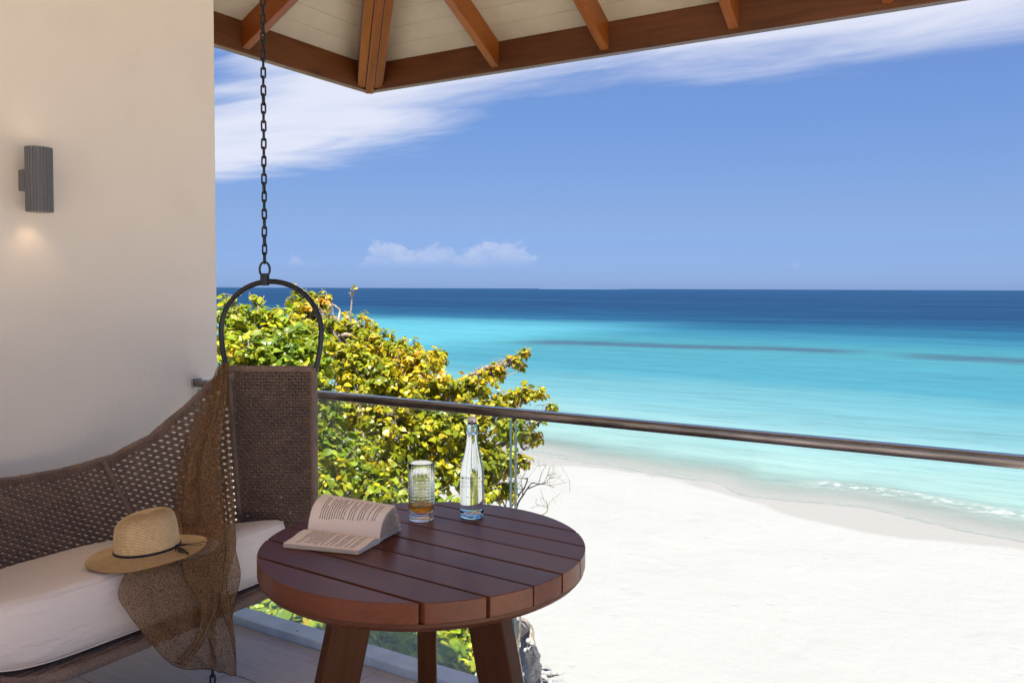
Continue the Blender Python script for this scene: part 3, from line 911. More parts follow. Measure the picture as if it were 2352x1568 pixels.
# ------------------------------------------------------------------ wall lamp
lp = thing('wall_lamp', (-3.05, 1.69, 1.747), 'grey fluted half-cylinder wall lamp throwing warm light up and down the plaster', 'wall lamp')
LC, LR, LH = Vector((-3.046, 1.69, 1.747)), 0.0455, 0.232
q = MB()
nf = 26
def flute(r, z, a):
    k = (a * nf / (2 * math.pi)) % 1.0
    rr = r - (0.0032 if k < 0.42 else 0.0) if r > 0.044 else r
    return Vector((LC.x + rr * math.cos(a), LC.y + rr * math.sin(a), z))
z0, z1 = LC.z - LH / 2, LC.z + LH / 2
q.lathe([(0.038, z1 - 0.015), (0.038, z1), (LR, z1), (LR, z0), (0.038, z0), (0.038, z0 + 0.015)], nf * 8, flute)
obj('shade', q, M['lamp_grey'], lp, sharp=R(25))
for z, s in ((z0 + 0.010, -1), (z1 - 0.010, 1)):
    q = MB(); q.lathe([(0.0375, z), (0.0, z)], 32, lambda r, z, a: Vector((LC.x + r * math.cos(a), LC.y + r * math.sin(a), z)))
    obj('lens', q, M['glow'], lp)
    sd = bpy.data.lights.new('lamp_beam', 'SPOT')
    sd.energy = 0.075 if s < 0 else 0.012
    sd.color = (1.0, 0.74, 0.48)
    sd.spot_size = R(96); sd.spot_blend = 0.9; sd.shadow_soft_size = 0.02
    so = bpy.data.objects.new('lamp_beam', sd); COL.objects.link(so)
    so.location = (LC.x - 0.012, LC.y, z + s * 0.016)
    so.rotation_euler = (Vector((0.25, 0, -s))).to_track_quat('Z', 'Y').to_euler()
q = MB(); q.box((-3.110, 1.69, LC.z), (0.04, 0.06, 0.075))
obj('back_plate', q, M['lamp_grey'], lp, bevel=0.002)

# ------------------------------------------------------------------ chain helper
def link_mesh(L=0.046, W=0.0215, r=0.0033):
    pts = []
    R_ = W / 2 - r
    h = L / 2 - r - R_
    for k in range(9):
        a = math.pi * k / 8
        pts.append((R_ * math.cos(a), 0, h + R_ * math.sin(a)))
    for k in range(9):
        a = math.pi + math.pi * k / 8
        pts.append((R_ * math.cos(a), 0, -h + R_ * math.sin(a)))
    q = MB(); q.tube(pts, r, 7, closed=True)
    return q.mesh('link', M['black_steel'])
LINK = link_mesh()
def chain(root, p, z0, z1, yaw):
    z, k = z0, 0
    while z < z1:
        a = yaw + (R(90) if k % 2 else 0) + R(random.uniform(-9, 9))
        link('link', LINK, root, Matrix.Translation((p[0] + random.uniform(-.0004, .0004), p[1], z)) @ Matrix.Rotation(a, 4, 'Z') @ Matrix.Rotation(R(random.uniform(-2, 2)), 4, 'Y'))
        z += 0.0318; k += 1

# ------------------------------------------------------------------ hanging sofa
sofa = thing('hanging_sofa', (-2.55, 1.65, 0.28), 'brown woven rope hanging sofa with a black steel hoop and cream cushion', 'hanging sofa')
V2 = lambda a, b: Vector((a, b, 0.0))
far = [V2(-2.463, 2.047), V2(-2.80, 1.84), V2(-2.95, 1.80), V2(-2.96, 1.63)]
near = [V2(-2.80, 0.98), V2(-2.91, 1.15), V2(-2.96, 1.38), V2(-2.96, 1.63)]
farb = [V2(-2.425, 2.075), V2(-2.60, 1.97), V2(-2.665, 1.86), V2(-2.67, 1.63)]
nearb = [V2(-2.60, 1.00), V2(-2.65, 1.15), V2(-2.67, 1.38), V2(-2.67, 1.63)]
zt = np.interp
ZTAB_T, ZTAB_Z = [0, .05, .144, .3, .5, .7, .877, 1.0], [1.06, 1.015, .920, .806, .733, .704, .690, .689]
ZSEAT = 0.30
def back_top(t):            # t in [-1, 1]: far end = 1
    k = 1 - abs(t)
    p = bez(*(far if t >= 0 else near), k)
    return Vector((p.x, p.y, float(np.interp(k, ZTAB_T, ZTAB_Z))))
def back_bot(t):
    k = 1 - abs(t)
    p = bez(*(farb if t >= 0 else nearb), k)
    return Vector((p.x, p.y, ZSEAT))
def back(t, w):
    a, b = back_bot(t), back_top(t)
    p = a.lerp(b, w)
    return p + Vector((-0.025, 0, 0)) * math.sin(math.pi * w) * (1 - abs(t) ** 4)

def wrapped(path, r, step=0.0024, seg=10, seed=0):
    """a steel tube wrapped in cord: rings with ridges, a fatter turn now and then"""
    pts = resample(path, step)
    rr = random.Random(seed)
    rad, s, bulge = [], 0, 1.0
    for i in range(len(pts)):
        ph = i % 3
        if ph == 0:
            bulge = 1.0 + rr.uniform(-0.03, 0.05) + (0.10 if rr.random() < 0.03 else 0)
        rad.append(r * bulge * (0.93 if ph == 0 else 1.03))
    q = MB(); q.tube(pts, rad, seg)
    return q
# frame tubes
FC, BC = V2(-2.2, 2.21), V2(-2.463, 2.047)       # far end panel, front and back upright (plan)
def up_front(z): return Vector((-2.2, 2.21, z))
def up_back(z):
    k = (1.06 - z) / (1.06 - ZSEAT)
    p = BC.lerp(V2(-2.425, 2.075), k); return Vector((p.x, p.y, z))
ZP = 1.062
obj('top_rail', wrapped([up_back(ZP), up_front(ZP)], 0.0125, seed=1), M['rope_wrap'], sofa, sharp=None)
obj('front_upright', wrapped([up_front(ZP + 0.004), up_front(ZSEAT)], 0.0135, seed=2), M['rope_wrap'], sofa, sharp=None)
obj('back_upright', wrapped([up_back(ZP - 0.03), up_back(ZSEAT)], 0.0105, seed=3), M['rope_wrap'], sofa, sharp=None)
q = MB()
kp = up_back(ZP - 0.03)
for a in range(4):
    q.tube([kp + Vector((0.016 * math.cos(2 * math.pi * k / 12), 0.016 * math.sin(2 * math.pi * k / 12), 0.012 - 0.008 * a + 0.004 * math.sin(2 * math.pi * k / 12 + a))) for k in range(12)], 0.006, 6, closed=True)
obj('corner_wrap', q, M['rope_wrap'], sofa)
tp = [back_top(1 - 2 * i / 120) for i in range(121)]
obj('back_rail', wrapped(tp, 0.0125, seed=4), M['rope_wrap'], sofa, sharp=None)
# seat rim: closed loop
rim = [Vector((-2.2, 1.30, ZSEAT)), Vector((-2.2, 1.6, ZSEAT)), Vector((-2.2, 1.9, ZSEAT)), Vector((-2.2, 2.12, ZSEAT)), Vector((-2.215, 2.19, ZSEAT)), Vector((-2.28, 2.165, ZSEAT))]
rim += [back_bot(t) for t in np.linspace(1, -1, 25)]
rim += [Vector((-2.46, 1.07, ZSEAT)), Vector((-2.34, 1.14, ZSEAT)), Vector((-2.245, 1.185, ZSEAT))]
rimp = catmull(rim, 6, closed=True); rimp.append(rimp[0])
obj('seat_rim', wrapped(rimp, 0.0155, seed=5), M['rope_wrap'], sofa, sharp=None)
def rib(t0, t1, r=0.010, seed=9):
    return wrapped([back(t0 + (t1 - t0) * w, w) + Vector((0.012, -0.004, 0)) for w in np.linspace(1, 0, 12)], r, seed=seed)
obj('back_rib', rib(0.5, 0.44), M['rope_wrap'], sofa, sharp=None)
obj('back_rib', rib(-0.8, -0.76, seed=10), M['rope_wrap'], sofa, sharp=None)
# the near end panel frame (outside the frame of the photo)
NF, NB = V2(-2.47, 1.00), V2(-2.80, 0.98)
obj('front_upright', wrapped([Vector((NF.x, NF.y, ZP)), Vector((NF.x, NF.y, ZSEAT))], 0.0135, seed=12), M['rope_wrap'], sofa, sharp=None)
obj('back_upright', wrapped([Vector((NB.x, NB.y, ZP)), Vector((NB.x + .05, NB.y - .03, ZSEAT))], 0.0105, seed=13), M['rope_wrap'], sofa, sharp=None)
obj('top_rail', wrapped([Vector((NB.x, NB.y, ZP)), Vector((NF.x, NF.y, ZP))], 0.0125, seed=14), M['rope_wrap'], sofa, sharp=None)

# dense plain weave of the end panels
def plain_weave(P, W, H, nrm, du=0.0113, dv=0.0115):
    q = MB()
    nu, nv_ = int(W / du), int(H / dv)
    rr = random.Random(3)
    for j in range(nv_ + 1):
        n = nu * 2
        pts = []
        for i in range(n + 1):
            s = i / n
            pts.append(P(s, min(1, max(0, (j + rr.uniform(-.08, .08)) / nv_))) + nrm * 0.0026 * math.cos(math.pi * (s * nu + j + 0.5)))
        q.tube(pts, 0.0043, 6)
        q.tube([p - nrm * 0.0125 + Vector((0, 0, dv * 0.5)) for p in pts[::3]], 0.0060, 5)
    for i in range(nu):
        s = (i + 0.5) / nu
        n = nv_ * 4
        pts, rad = [], []
        for k in range(n + 1):
            t = k / n
            ph = math.pi * (t * nv_ + i)
            c = math.cos(ph)
            pts.append(P(s + 0.0016 / W * math.sin(ph), t) + nrm * (0.0078 * c - 0.001))
            rad.append(0.0031 + 0.0016 * max(0, c))
        q.tube(pts, rad, 6)
    return q
for pf, pb in (((lambda z: up_front(z)), (lambda z: up_back(z))),
               ((lambda z: Vector((NF.x, NF.y, z))), (lambda z: Vector((NB.x + .05 * (ZP - z) / .76, NB.y - .03 * (ZP - z) / .76, z))))):
    def P(s, t, pf=pf, pb=pb):
        z = (ZP - 0.008) + (ZSEAT - ZP + 0.016) * t
        a, b = pb(z), pf(z)
        return a.lerp(b, 0.03 + 0.94 * s)
    nrm = (pf(0.6) - pb(0.6)).cross(Vector((0, 0, 1))).normalized()
    tag(obj('woven_panel', plain_weave(P, 0.29, 0.75, nrm), M['rope'], sofa, sharp=None, recalc=False), kind='stuff')

# open diagonal weave of the back
q = MB()
KS = np.linspace(-1, 1, 201)
BP = [(back_top(t) + back_bot(t)) * 0.5 for t in KS]
AL = [0.0]
for a_, b_ in zip(BP, BP[1:]):
    AL.append(AL[-1] + (Vector((a_.x, a_.y)) - Vector((b_.x, b_.y))).length)
LT = AL[-1]
Hh = [(back_top(t) - back_bot(t)).length for t in KS]
ca, cb = 0.0375, 0.0242
for fam in (1, -1):
    for n in range(-60, 140):
        pts = []
        for k in range(300):
            y = 0.85 * k / 300
            x = n * ca + fam * y * ca / cb
            ok = 0 < x < LT
            if ok:
                t = float(np.interp(x, AL, KS)); h = float(np.interp(t, KS, Hh))
                ok = y <= h - 0.004
            if not ok:
                if len(pts) > 2: q.tube(pts, 0.0066, 6, caps=False)
                pts = []; continue
            m2 = (x + fam * y * ca / cb) / ca
            dep = 0.0046 * math.cos(math.pi * m2 + math.pi * n) * fam
            pts.append(back(t, y / h) + Vector((dep, 0, 0)))
        if len(pts) > 2:
            q.tube(pts, 0.0066, 6, caps=False)
tag(obj('woven_back', q, M['rope'], sofa, sharp=None, recalc=False), kind='stuff')
# edge lashings below the back rail
q = MB()
for i in range(150):
    t = -1 + 2 * (i + 0.5) / 150
    a = back_top(t); b = back(t, 0.955)
    dn = (b - a)
    if dn.length < 1e-3: continue
    q.tube([a + Vector((0.013, 0, 0.004)), a + dn * 0.4 + Vector((0.013, 0, 0)), a + dn * 0.4 + dn.normalized() * 0.012 + Vector((0.004, 0, 0))], 0.0042, 5)
tag(obj('edge_lashing', q, M['rope'], sofa), kind='stuff')
# woven seat under the cushion: cords running lengthwise
q = MB()
u_ = -2.222
while u_ > -2.66:
    vv0, vv1 = None, None
    ks = [t for t in np.linspace(-1, 1, 81) if back_bot(t).x < u_]
    v0_, v1_ = (back_bot(min(ks)).y, back_bot(max(ks)).y) if ks else (1.12, 2.14)
    if u_ > -2.42: v0_, v1_ = 1.12 + 0.03 * (u_ < -2.3), 2.15 - 0.12 * max(0, (-2.3 - u_))
    q.tube([Vector((u_, v0_ + (v1_ - v0_) * k / 24, ZSEAT + 0.004 + 0.003 * math.sin(k * 1.57 + u_ * 240))) for k in range(25)], 0.0068, 6)
    u_ -= 0.0125
tag(obj('woven_seat', q, M['rope'], sofa), kind='stuff')

# hoop, clamp
HC = (FC + BC) / 2
hx = (FC - BC).normalized()
def hp(s, z): return Vector((HC.x + hx.x * s, HC.y + hx.y * s, z))
Rh, Zh = 0.183, 1.199
pts = [hp(-0.160, 1.045), hp(-0.168, 1.085), hp(-0.178, 1.135)]
pts += [hp(Rh * math.cos(a), Zh + Rh * math.sin(a)) for a in np.linspace(math.pi + 0.08, -0.08, 40)]
pts += [hp(0.178, 1.135), hp(0.168, 1.085), hp(0.158, 1.05)]
q = MB(); q.tube(resample(catmull(pts, 4), 0.008), 0.0097, 12)
obj('hoop', q, M['black_steel'], sofa)
BS = -0.022
zb = Zh + math.sqrt(Rh * Rh - BS * BS)
hoopM = frame(hp(BS, zb), hx)
q = MB()
q.box((0, 0.012, 0.010), (0.026, 0.004, 0.042)); q.box((0, -0.012, 0.010), (0.026, 0.004, 0.042)); q.box((0, 0, -0.0115), (0.026, 0.028, 0.004)); q.box((0, 0, 0.0115), (0.026, 0.02, 0.004))
q.tube([(0, -0.018, 0.023), (0, 0.018, 0.023)], 0.0035, 8)
obj('hoop_clamp', q, M['black_steel'], sofa, hoopM, bevel=0.001)

# cushion
Z0, ZF, ZBK = 0.325, 0.522, 0.464
def ctop(u): return ZF + (ZBK - ZF) * min(1, max(0, (-2.26 - u) / 0.42))
def plan_outline(w, grow=0.0):
    c = [Vector((-2.236, 1.27, 0)), Vector((-2.230, 1.5, 0)), Vector((-2.230, 1.8, 0)), Vector((-2.236, 2.03, 0)), Vector((-2.258, 2.125, 0)), Vector((-2.33, 2.115, 0))]
    for t in np.linspace(0.97, -0.97, 15):
        b = back(t, w); c.append(Vector((b.x + 0.014, b.y + (-0.012 if t > 0 else 0.012) * abs(t), 0)))
    c += [Vector((-2.52, 1.05, 0)), Vector((-2.38, 1.105, 0)), Vector((-2.285, 1.155, 0))]
    return catmull(c, 8, closed=True)
cen = Vector((-2.47, 1.66, 0))
def crow(ins, w, zf):
    ol = plan_outline(w)
    n = len(ol); r = []; nl = []
    for i in range(n):
        a_, b_ = ol[(i - 2) % n], ol[(i + 2) % n]
        d = (b_ - a_).normalized(); nn = Vector((-d.y, d.x, 0))
        if (cen - ol[i]).dot(nn) < 0: nn = -nn
        p = ol[i] + nn * ins
        nl.append(nn)
        r.append(p)
    W_ = int(ins / 0.006)
    for _ in range(3 if W_ > 1 else 0):
        r = [sum((r[(i + k) % n] for k in range(-W_, W_ + 1)), Vector((0, 0, 0))) / (2 * W_ + 1) for i in range(n)]
    r = [Vector((p.x, p.y, zf(p))) for p in r]
    r.append(r[0].copy())
    return r
wv = lambda p: 0.0025 * math.sin(11 * p.y + 3 * p.x) + 0.0015 * math.sin(27 * p.y + 1.3)
rows = [[Vector((cen.x, cen.y, Z0 - 0.001))] * 169]
spec_ = [(0.05, .06, lambda p: Z0), (0.014, .07, lambda p: Z0 + 0.004 + 0.2 * wv(p)), (0.004, .10, lambda p: Z0 + 0.020), (-0.003, .16, lambda p: Z0 + 0.06), (-0.002, .22, lambda p: Z0 + 0.10),
         (0.000, .28, lambda p: ctop(p.x) - 0.045), (0.010, .34, lambda p: ctop(p.x) - 0.012 + 0.3 * wv(p)), (0.022, .34, lambda p: ctop(p.x) - 0.002 + 0.5 * wv(p)), (0.04, .34, lambda p: ctop(p.x) + 0.003 + wv(p)), (0.075, .35, lambda p: ctop(p.x) + 0.006 + wv(p)), (0.12, .35, lambda p: ctop(p.x) + 0.007 + wv(p))]
for ins, w, zf in spec_:
    rows.append(crow(ins, w, zf))
rows[0] = [Vector((cen.x, cen.y, Z0 - 0.001))] * len(rows[1])
last = rows[-1]
for k in (0.3, 0.6, 0.85):
    r = []
    for p in last:
        q3 = p.lerp(Vector((cen.x, cen.y, 0)), k); q3.z = ctop(q3.x) + 0.008 + wv(q3) * (1 - k); r.append(q3)
    rows.append(r)
rows.append([Vector((cen.x, cen.y, ctop(cen.x) + 0.008))] * len(last))
q = MB(); q.grid(rows)
cu = obj('cushion', q, M['cushion'], sofa, merge=0.0001, sharp=None)
q = MB(); q.tube(resample([p + Vector((0, 0, 0.0006)) for p in rows[7]], 0.012), 0.0019, 5)
obj('seam', q, M['cushion'], cu)
q = MB(); q.tube(resample(rows[2], 0.012), 0.0028, 6)
obj('piping', q, M['cushion'], cu)

# chains
ch = thing('hanging_chain', hp(BS, zb + 0.08), 'long black chain hanging from the ceiling to the hoop of the sofa', 'chain', 'black chains of the sofa')
q = MB()
rc = hp(BS, zb + 0.045)
q.tube([rc + Vector((hx.x * 0.0185 * math.cos(a), hx.y * 0.0185 * math.cos(a), 0.027 * math.sin(a))) for a in np.linspace(0, 2 * math.pi, 25)[:-1]], 0.0042, 8, closed=True)
obj('ring', q, M['black_steel'], ch)
chain(ch, (rc.x, rc.y), rc.z + 0.027 + 0.0145, 3.16, R(31.4) + R(90))
q = MB(); q.box((rc.x, rc.y, 3.19), (0.05, 0.05, 0.09))
obj('ceiling_hook', q, M['black_steel'], ch, bevel=0.01)
ch2 = thing('anchor_chain', (-2.2, 1.755, 0), 'short black chain under the sofa seat reaching the floor, partly behind the scarf', 'chain', 'black chains of the sofa')
chain(ch2, (-2.205, 1.755), 0.022, ZSEAT - 0.005, R(31.4))

# ------------------------------------------------------------------ table
TC = V2(-1.263, 1.65); TR = 0.404; TZ = 0.72
tb = thing('round_table', (TC.x, TC.y, 0), 'round reddish brown plank-topped wooden table standing on three splayed legs', 'table')
TM = Matrix.Translation((TC.x, TC.y, TZ)) @ Matrix.Rotation(R(-2.8), 4, 'Z')
gaps = [0.0068, 0.0068, 0.0056, 0.0070, 0.0040, 0.0078, 0.0078]
cuts = [0.302, 0.204, 0.105, 0.0, -0.1, -0.206, -0.312]
bounds = [(0.5, 0)] + list(zip(cuts, gaps)) + [(-0.5, 0)]
for (y1, g1), (y0, g0) in zip(bounds, bounds[1:]):
    a, b = y0 + g0 / 2, y1 - g1 / 2
    a, b = max(a, -TR + 0.0005), min(b, TR - 0.0005)
    ys = np.linspace(a, b, 25)
    ys = np.sin(np.linspace(math.asin(a / TR), math.asin(b / TR), 25)) * TR
    poly = [(math.sqrt(max(0, TR * TR - y * y)), y) for y in ys] + [(-math.sqrt(max(0, TR * TR - y * y)), y) for y in ys[::-1]]
    q = MB(); q.prism(poly, -0.044 - random.uniform(0, 0.0004), random.uniform(-0.0005, 0.0003))
    obj('plank', q, M['table'], tb, TM, bevel=0.0015, seg=2, sharp=R(30))
q = MB()
q.lathe([(0.27, -0.0455), (TR - 0.0035, -0.0455), (TR - 0.003, -0.053), (TR - 0.009, -0.060), (TR - 0.022, -0.068), (TR - 0.04, -0.071), (0.27, -0.071)], 96, closed=True)
obj('under_ring', q, M['ring'], tb, TM, merge=0.0001, sharp=R(35))
q = MB()
for a_ in (28, 148, 268):
    q.box((0.14, 0, -0.058), (0.29, 0.06, 0.024), Matrix.Rotation(R(a_), 4, 'Z'))
obj('cross_brace', q, M['leg'], tb, TM)
for ca_, tw_ in ((207, 0), (331, 0), (94, 0)):
    a = R(ca_ + 31.4)
    er = Vector((math.cos(a), math.sin(a), 0)); et = Vector((-er.y, er.x, 0))
    top = Vector((TC.x, TC.y, 0)) + er * 0.172 + Vector((0, 0, TZ - 0.0705))
    bot = Vector((TC.x, TC.y, 0)) + er * 0.315
    q = MB()
    hw, ht = 0.050, 0.026
    vsl = [bot + er * (i * hw) + et * (j * ht) for i in (-1, 1) for j in (-1, 1)] + [top + er * (i * hw) + et * (j * ht) for i in (-1, 1) for j in (-1, 1)]
    Mx = frame((top + bot) / 2, top - bot, er)
    q.add([Mx.inverted() @ p for p in vsl], [(0, 1, 3, 2), (4, 6, 7, 5), (0, 4, 5, 1), (2, 3, 7, 6), (0, 2, 6, 4), (1, 5, 7, 3)])
    obj('leg', q, M['leg'], tb, Mx, bevel=0.004)

# ------------------------------------------------------------------ open book
A0 = Vector((-1.531, 1.431, TZ + 0.0008))
ea = R(15.7)
e1, e2 = Vector((math.cos(ea), math.sin(ea), 0)), Vector((-math.sin(ea), math.cos(ea), 0))
bk = thing('open_book', A0, 'open paperback book with cream printed pages lying on the table, one half fanned up', 'book')
BMx = Matrix((e1, e2, Vector((0, 0, 1)))).transposed().to_4x4(); BMx.translation = A0
def page_mesh(fn, name, mat, parent, ni=14, nj=8, th=0.001, flip=False):
    """solid sheet from fn(s along spine, t gutter->fore edge); top face carries the print"""
    top = [[fn(s / nj, t / ni) for s in range(nj + 1)] for t in range(ni + 1)]
    me = bpy.data.meshes.new(name)
    vs, fs, uvs = [], [], []
    m_ = nj + 1
    for r in top: vs += [tuple(p) for p in r]
    off = len(vs)
    for r in top: vs += [(p.x, p.y, p.z) for p in [fn2 for fn2 in [Vector(p) - Vector((0, th * 0.5, th)) for p in r]]]
    uvl = [(s / nj, t / ni) for t in range(ni + 1) for s in range(nj + 1)]
    for t in range(ni):
        for s in range(nj):
            a = t * m_ + s
            fs.append((a, a + 1, a + m_ + 1, a + m_)); uvs.append([uvl[a], uvl[a + 1], uvl[a + m_ + 1], uvl[a + m_]])
            fs.append((off + a, off + a + m_, off + a + m_ + 1, off + a + 1)); uvs.append([(0.01, 0.01)] * 4)
    rim_ = [(0, s) for s in range(nj + 1)] + [(t, nj) for t in range(1, ni + 1)] + [(ni, s) for s in range(nj - 1, -1, -1)] + [(t, 0) for t in range(ni - 1, 0, -1)]
    for (t0, s0), (t1, s1) in zip(rim_, rim_[1:] + rim_[:1]):
        a, b = t0 * m_ + s0, t1 * m_ + s1
        fs.append((b, a, off + a, off + b)); uvs.append([(0.01, 0.01)] * 4)
    me.from_pydata(vs, [], fs)
    ul = me.uv_layers.new(name='UVMap')
    k = 0
    for u4 in uvs:
        for c in u4:
            ul.data[k].uv = c; k += 1
    me.materials.append(mat)
    me.shade_smooth(); me.set_sharp_from_angle(angle=R(40))
    return link(name, me, parent, BMx)
Ga, Gb = Vector((0.0, 0.120, 0)), Vector((0.213, 0.099, 0))
def low_top(s, t, dz=0.0):
    g_ = Ga.lerp(Gb, s); f_ = Vector((0.202 * s, 0, 0))
    p = g_.lerp(f_, t)
    z = 0.0155 - 0.004 * t + 0.0035 * math.sin(math.pi * min(1, t * 1.6)) * (t < 0.625) - 0.006 * math.exp(-t * 14)
    return Vector((p.x, p.y, z + dz))
# flat half: a thick block of pages
q = MB()
ni, nj = 16, 4
rows = [[low_top(s / nj, t / ni, -0.0006) for s in range(nj + 1)] for t in range(ni + 1)]
rb = [[Vector((p.x, p.y, 0.0008)) for p in r] for r in rows]
q.grid(rows); q.grid(rb)
q.grid([rows[-1], rb[-1]]); q.grid([rows[0], rb[0]])
q.grid([[r[0] for r in rows], [r[0] for r in rb]]); q.grid([[r[-1] for r in rows], [r[-1] for r in rb]])
obj('page_block', q, M['block'], bk, BMx, merge=0.00001, sharp=R(40))
page_mesh(low_top, 'page', M['page'], bk, th=0.0005)
# raised half: sheets fanning from the top page down to the cover
F1, F2 = Vector((-0.004, 0.212, 0.0835)), Vector((0.226, 0.166, 0.080))
C1, C2 = Vector((0.0, 0.232, 0.006)), Vector((0.222, 0.214, 0.004))
def fan(k, dx=0.0):
    kk = k ** 0.85
    def fn(s, t):
        g_ = Ga.lerp(Gb, s) + Vector((0, 0, 0.0135 - 0.010 * k))
        f_ = F1.lerp(F2, s).lerp(C1.lerp(C2, s), kk) + Vector((dx, 0, 0.004 * math.sin(math.pi * k)))
        c1 = g_ + Vector((0, 0.012 + 0.03 * kk, 0.052 * (1 - kk) + 0.002))
        c2 = f_ + Vector((0.0, -0.050 - 0.01 * kk, -0.006 * (1 - kk)))
        return bez(g_, c1, c2, f_, t)
    return fn
page_mesh(fan(0.0), 'page', M['page'], bk, ni=20, th=0.0012)
for i, k in enumerate((0.035, 0.07, 0.11, 0.19, 0.30, 0.42, 0.55, 0.64, 0.73, 0.80, 0.86, 0.91, 0.955)):
    page_mesh(fan(k, random.uniform(-0.001, 0.002)), 'page', M['block'], bk, ni=12, nj=3, th=0.0008)
page_mesh(fan(1.0), 'cover', M['ceramic'], bk, ni=12, nj=3, th=0.001)

# ------------------------------------------------------------------ tumbler
GC = Vector((-1.399, 1.814, TZ + 0.0006))
gt = thing('drinking_glass', GC, 'cut crystal highball glass with a little amber drink, between the book and the bottle', 'glass')
GR, GH = 0.0365, 0.158
q = MB()
outer = []
nz = 74
for i in range(nz + 1):
    z = GH * i / nz
    outer.append((GR * (0.94 + 0.06 * min(1, z / 0.05)) if z > 0 else GR * 0.90, z))
inner = [(GR - 0.0016, GH), (GR - 0.0019, 0.12), (GR - 0.0023, 0.08), (GR - 0.0027, 0.05), (GR - 0.0038, 0.024), (GR - 0.009, 0.0195), (0.0, 0.0185)]
prof = [(0.0, 0.0)] + outer + [(GR - 0.0008, GH + 0.0008)] + inner
def cut(r, z, a):
    if r > GR * 0.93 and 0.016 < z < GH - 0.016:
        kv = (a * 22 / (2 * math.pi)) % 1.0
        gv = max(0.0, 1 - min(kv, 1 - kv) / 0.22)
        d = 0.0011 * gv * min(1, (GH - 0.016 - z) / 0.03)
        if z < 0.105:
            kh = (z / 0.0088) % 1.0
            d += 0.0010 * max(0.0, 1 - min(kh, 1 - kh) / 0.26)
        r = r - d
    return Vector((r * math.cos(a), r * math.sin(a), z))
q.lathe(prof, 176, cut)
obj('tumbler', q, M['tumbler'], gt, Matrix.Translation(GC), merge=0.00002, sharp=None)
q = MB()
q.lathe([(0.0, 0.0192), (GR - 0.0096, 0.0202), (GR - 0.0043, 0.0246), (GR - 0.0034, 0.031), (GR - 0.003, 0.041), (0.0, 0.041)], 64)
obj('drink', q, M['drink'], gt, Matrix.Translation(GC), merge=0.00002, sharp=R(40))

# ------------------------------------------------------------------ bottle
BC3 = Vector((-1.293, 1.907, TZ + 0.0006))
BTM = Matrix.Translation(BC3) @ Matrix.Diagonal((1, 1, 0.95, 1))
bt = thing('water_bottle', BC3, 'clear swing-top glass water bottle with small dark print standing on the table', 'bottle')
BR = 0.0335
def bprof(s=1.0):
    P_ = [(0.0, 0.012), (0.020, 0.011), (BR - 0.003, 0.0125), (BR, 0.018), (BR + 0.0005, 0.060), (BR, 0.118), (BR - 0.0012, 0.140), (BR - 0.0042, 0.160), (BR - 0.0092, 0.183), (BR - 0.0140, 0.205), (BR - 0.0176, 0.226), (0.0147, 0.240), (0.0142, 0.2455)]
    return P_
pp = catmull([Vector((r, 0, z)) for r, z in bprof()[3:]], 5)
q = MB(); q.lathe([(0.0, 0.0115), (BR - 0.004, 0.0118), (BR - 0.001, 0.0145)] + [(p.x, p.z) for p in pp] + [(0.0, 0.2455)], 96)
obj('bottle_body', q, M['bottle'], bt, BTM, merge=0.00002, sharp=R(50))
q = MB(); q.lathe([(0.0, 0.003), (0.022, 0.002), (BR - 0.005, 0.0), (BR - 0.0015, 0.003), (BR - 0.0008, 0.009), (BR - 0.004, 0.0112), (0.0, 0.0112)], 96)
obj('bottle_base', q, M['bottle_base'], bt, BTM, merge=0.00002, sharp=R(50))
q = MB(); q.lathe([(0.0, 0.2462), (0.0165, 0.2462), (0.0172, 0.249), (0.0165, 0.2515), (0.0148, 0.2535), (0.0152, 0.262), (0.0150, 0.272), (0.0135, 0.275), (0.0, 0.275)], 64)
obj('bottle_neck', q, M['bottle_base'], bt, BTM, merge=0.00002, sharp=R(50))
q = MB(); q.lathe([(0.0, 0.2755), (0.0125, 0.2755), (0.0132, 0.2785), (0.0125, 0.2812), (0.0, 0.2812)], 40)
obj('gasket', q, M['gasket'], bt, BTM, merge=0.00002)
q = MB(); q.lathe([(0.0, 0.2815), (0.0118, 0.2815), (0.0128, 0.285), (0.0134, 0.2925), (0.0128, 0.2945), (0.0, 0.295)], 40)
obj('stopper', q, M['ceramic'], bt, BTM, merge=0.00002, sharp=R(40))
q = MB()
cang = R(31.4 - 90)                   # towards the viewer
fx, rx_ = Vector((math.cos(cang), math.sin(cang), 0)), Vector((math.cos(cang + R(90)), math.sin(cang + R(90)), 0))
w1 = [rx_ * -0.001 + fx * 0.0145 + Vector((0, 0, 0.288)), rx_ * -0.0015 + fx * 0.0178 + Vector((0, 0, 0.275)), rx_ * -0.002 + fx * 0.0185 + Vector((0, 0, 0.258)), rx_ * -0.004 + fx * 0.0185 + Vector((0, 0, 0.244)), rx_ * -0.0075 + fx * 0.0182 + Vector((0, 0, 0.2405)), rx_ * -0.0085 + fx * 0.0182 + Vector((0, 0, 0.246)), rx_ * -0.006 + fx * 0.0182 + Vector((0, 0, 0.249))]
q.tube(catmull(w1, 6), 0.0011, 6)
q.tube([p * 1.0 + rx_ * 0.003 for p in catmull(w1[:4], 6)], 0.0009, 6)
q.tube([Vector((0.0162 * math.cos(a), 0.0162 * math.sin(a), 0.2535)) for a in np.linspace(0, 2 * math.pi, 33)[:-1]], 0.0009, 6, closed=True)
q.tube(catmull([-1 * p + Vector((0, 0, 2 * p.z)) for p in w1[:4]], 6), 0.0011, 6)
obj('wire_bail', q, M['wire'], bt, BTM)
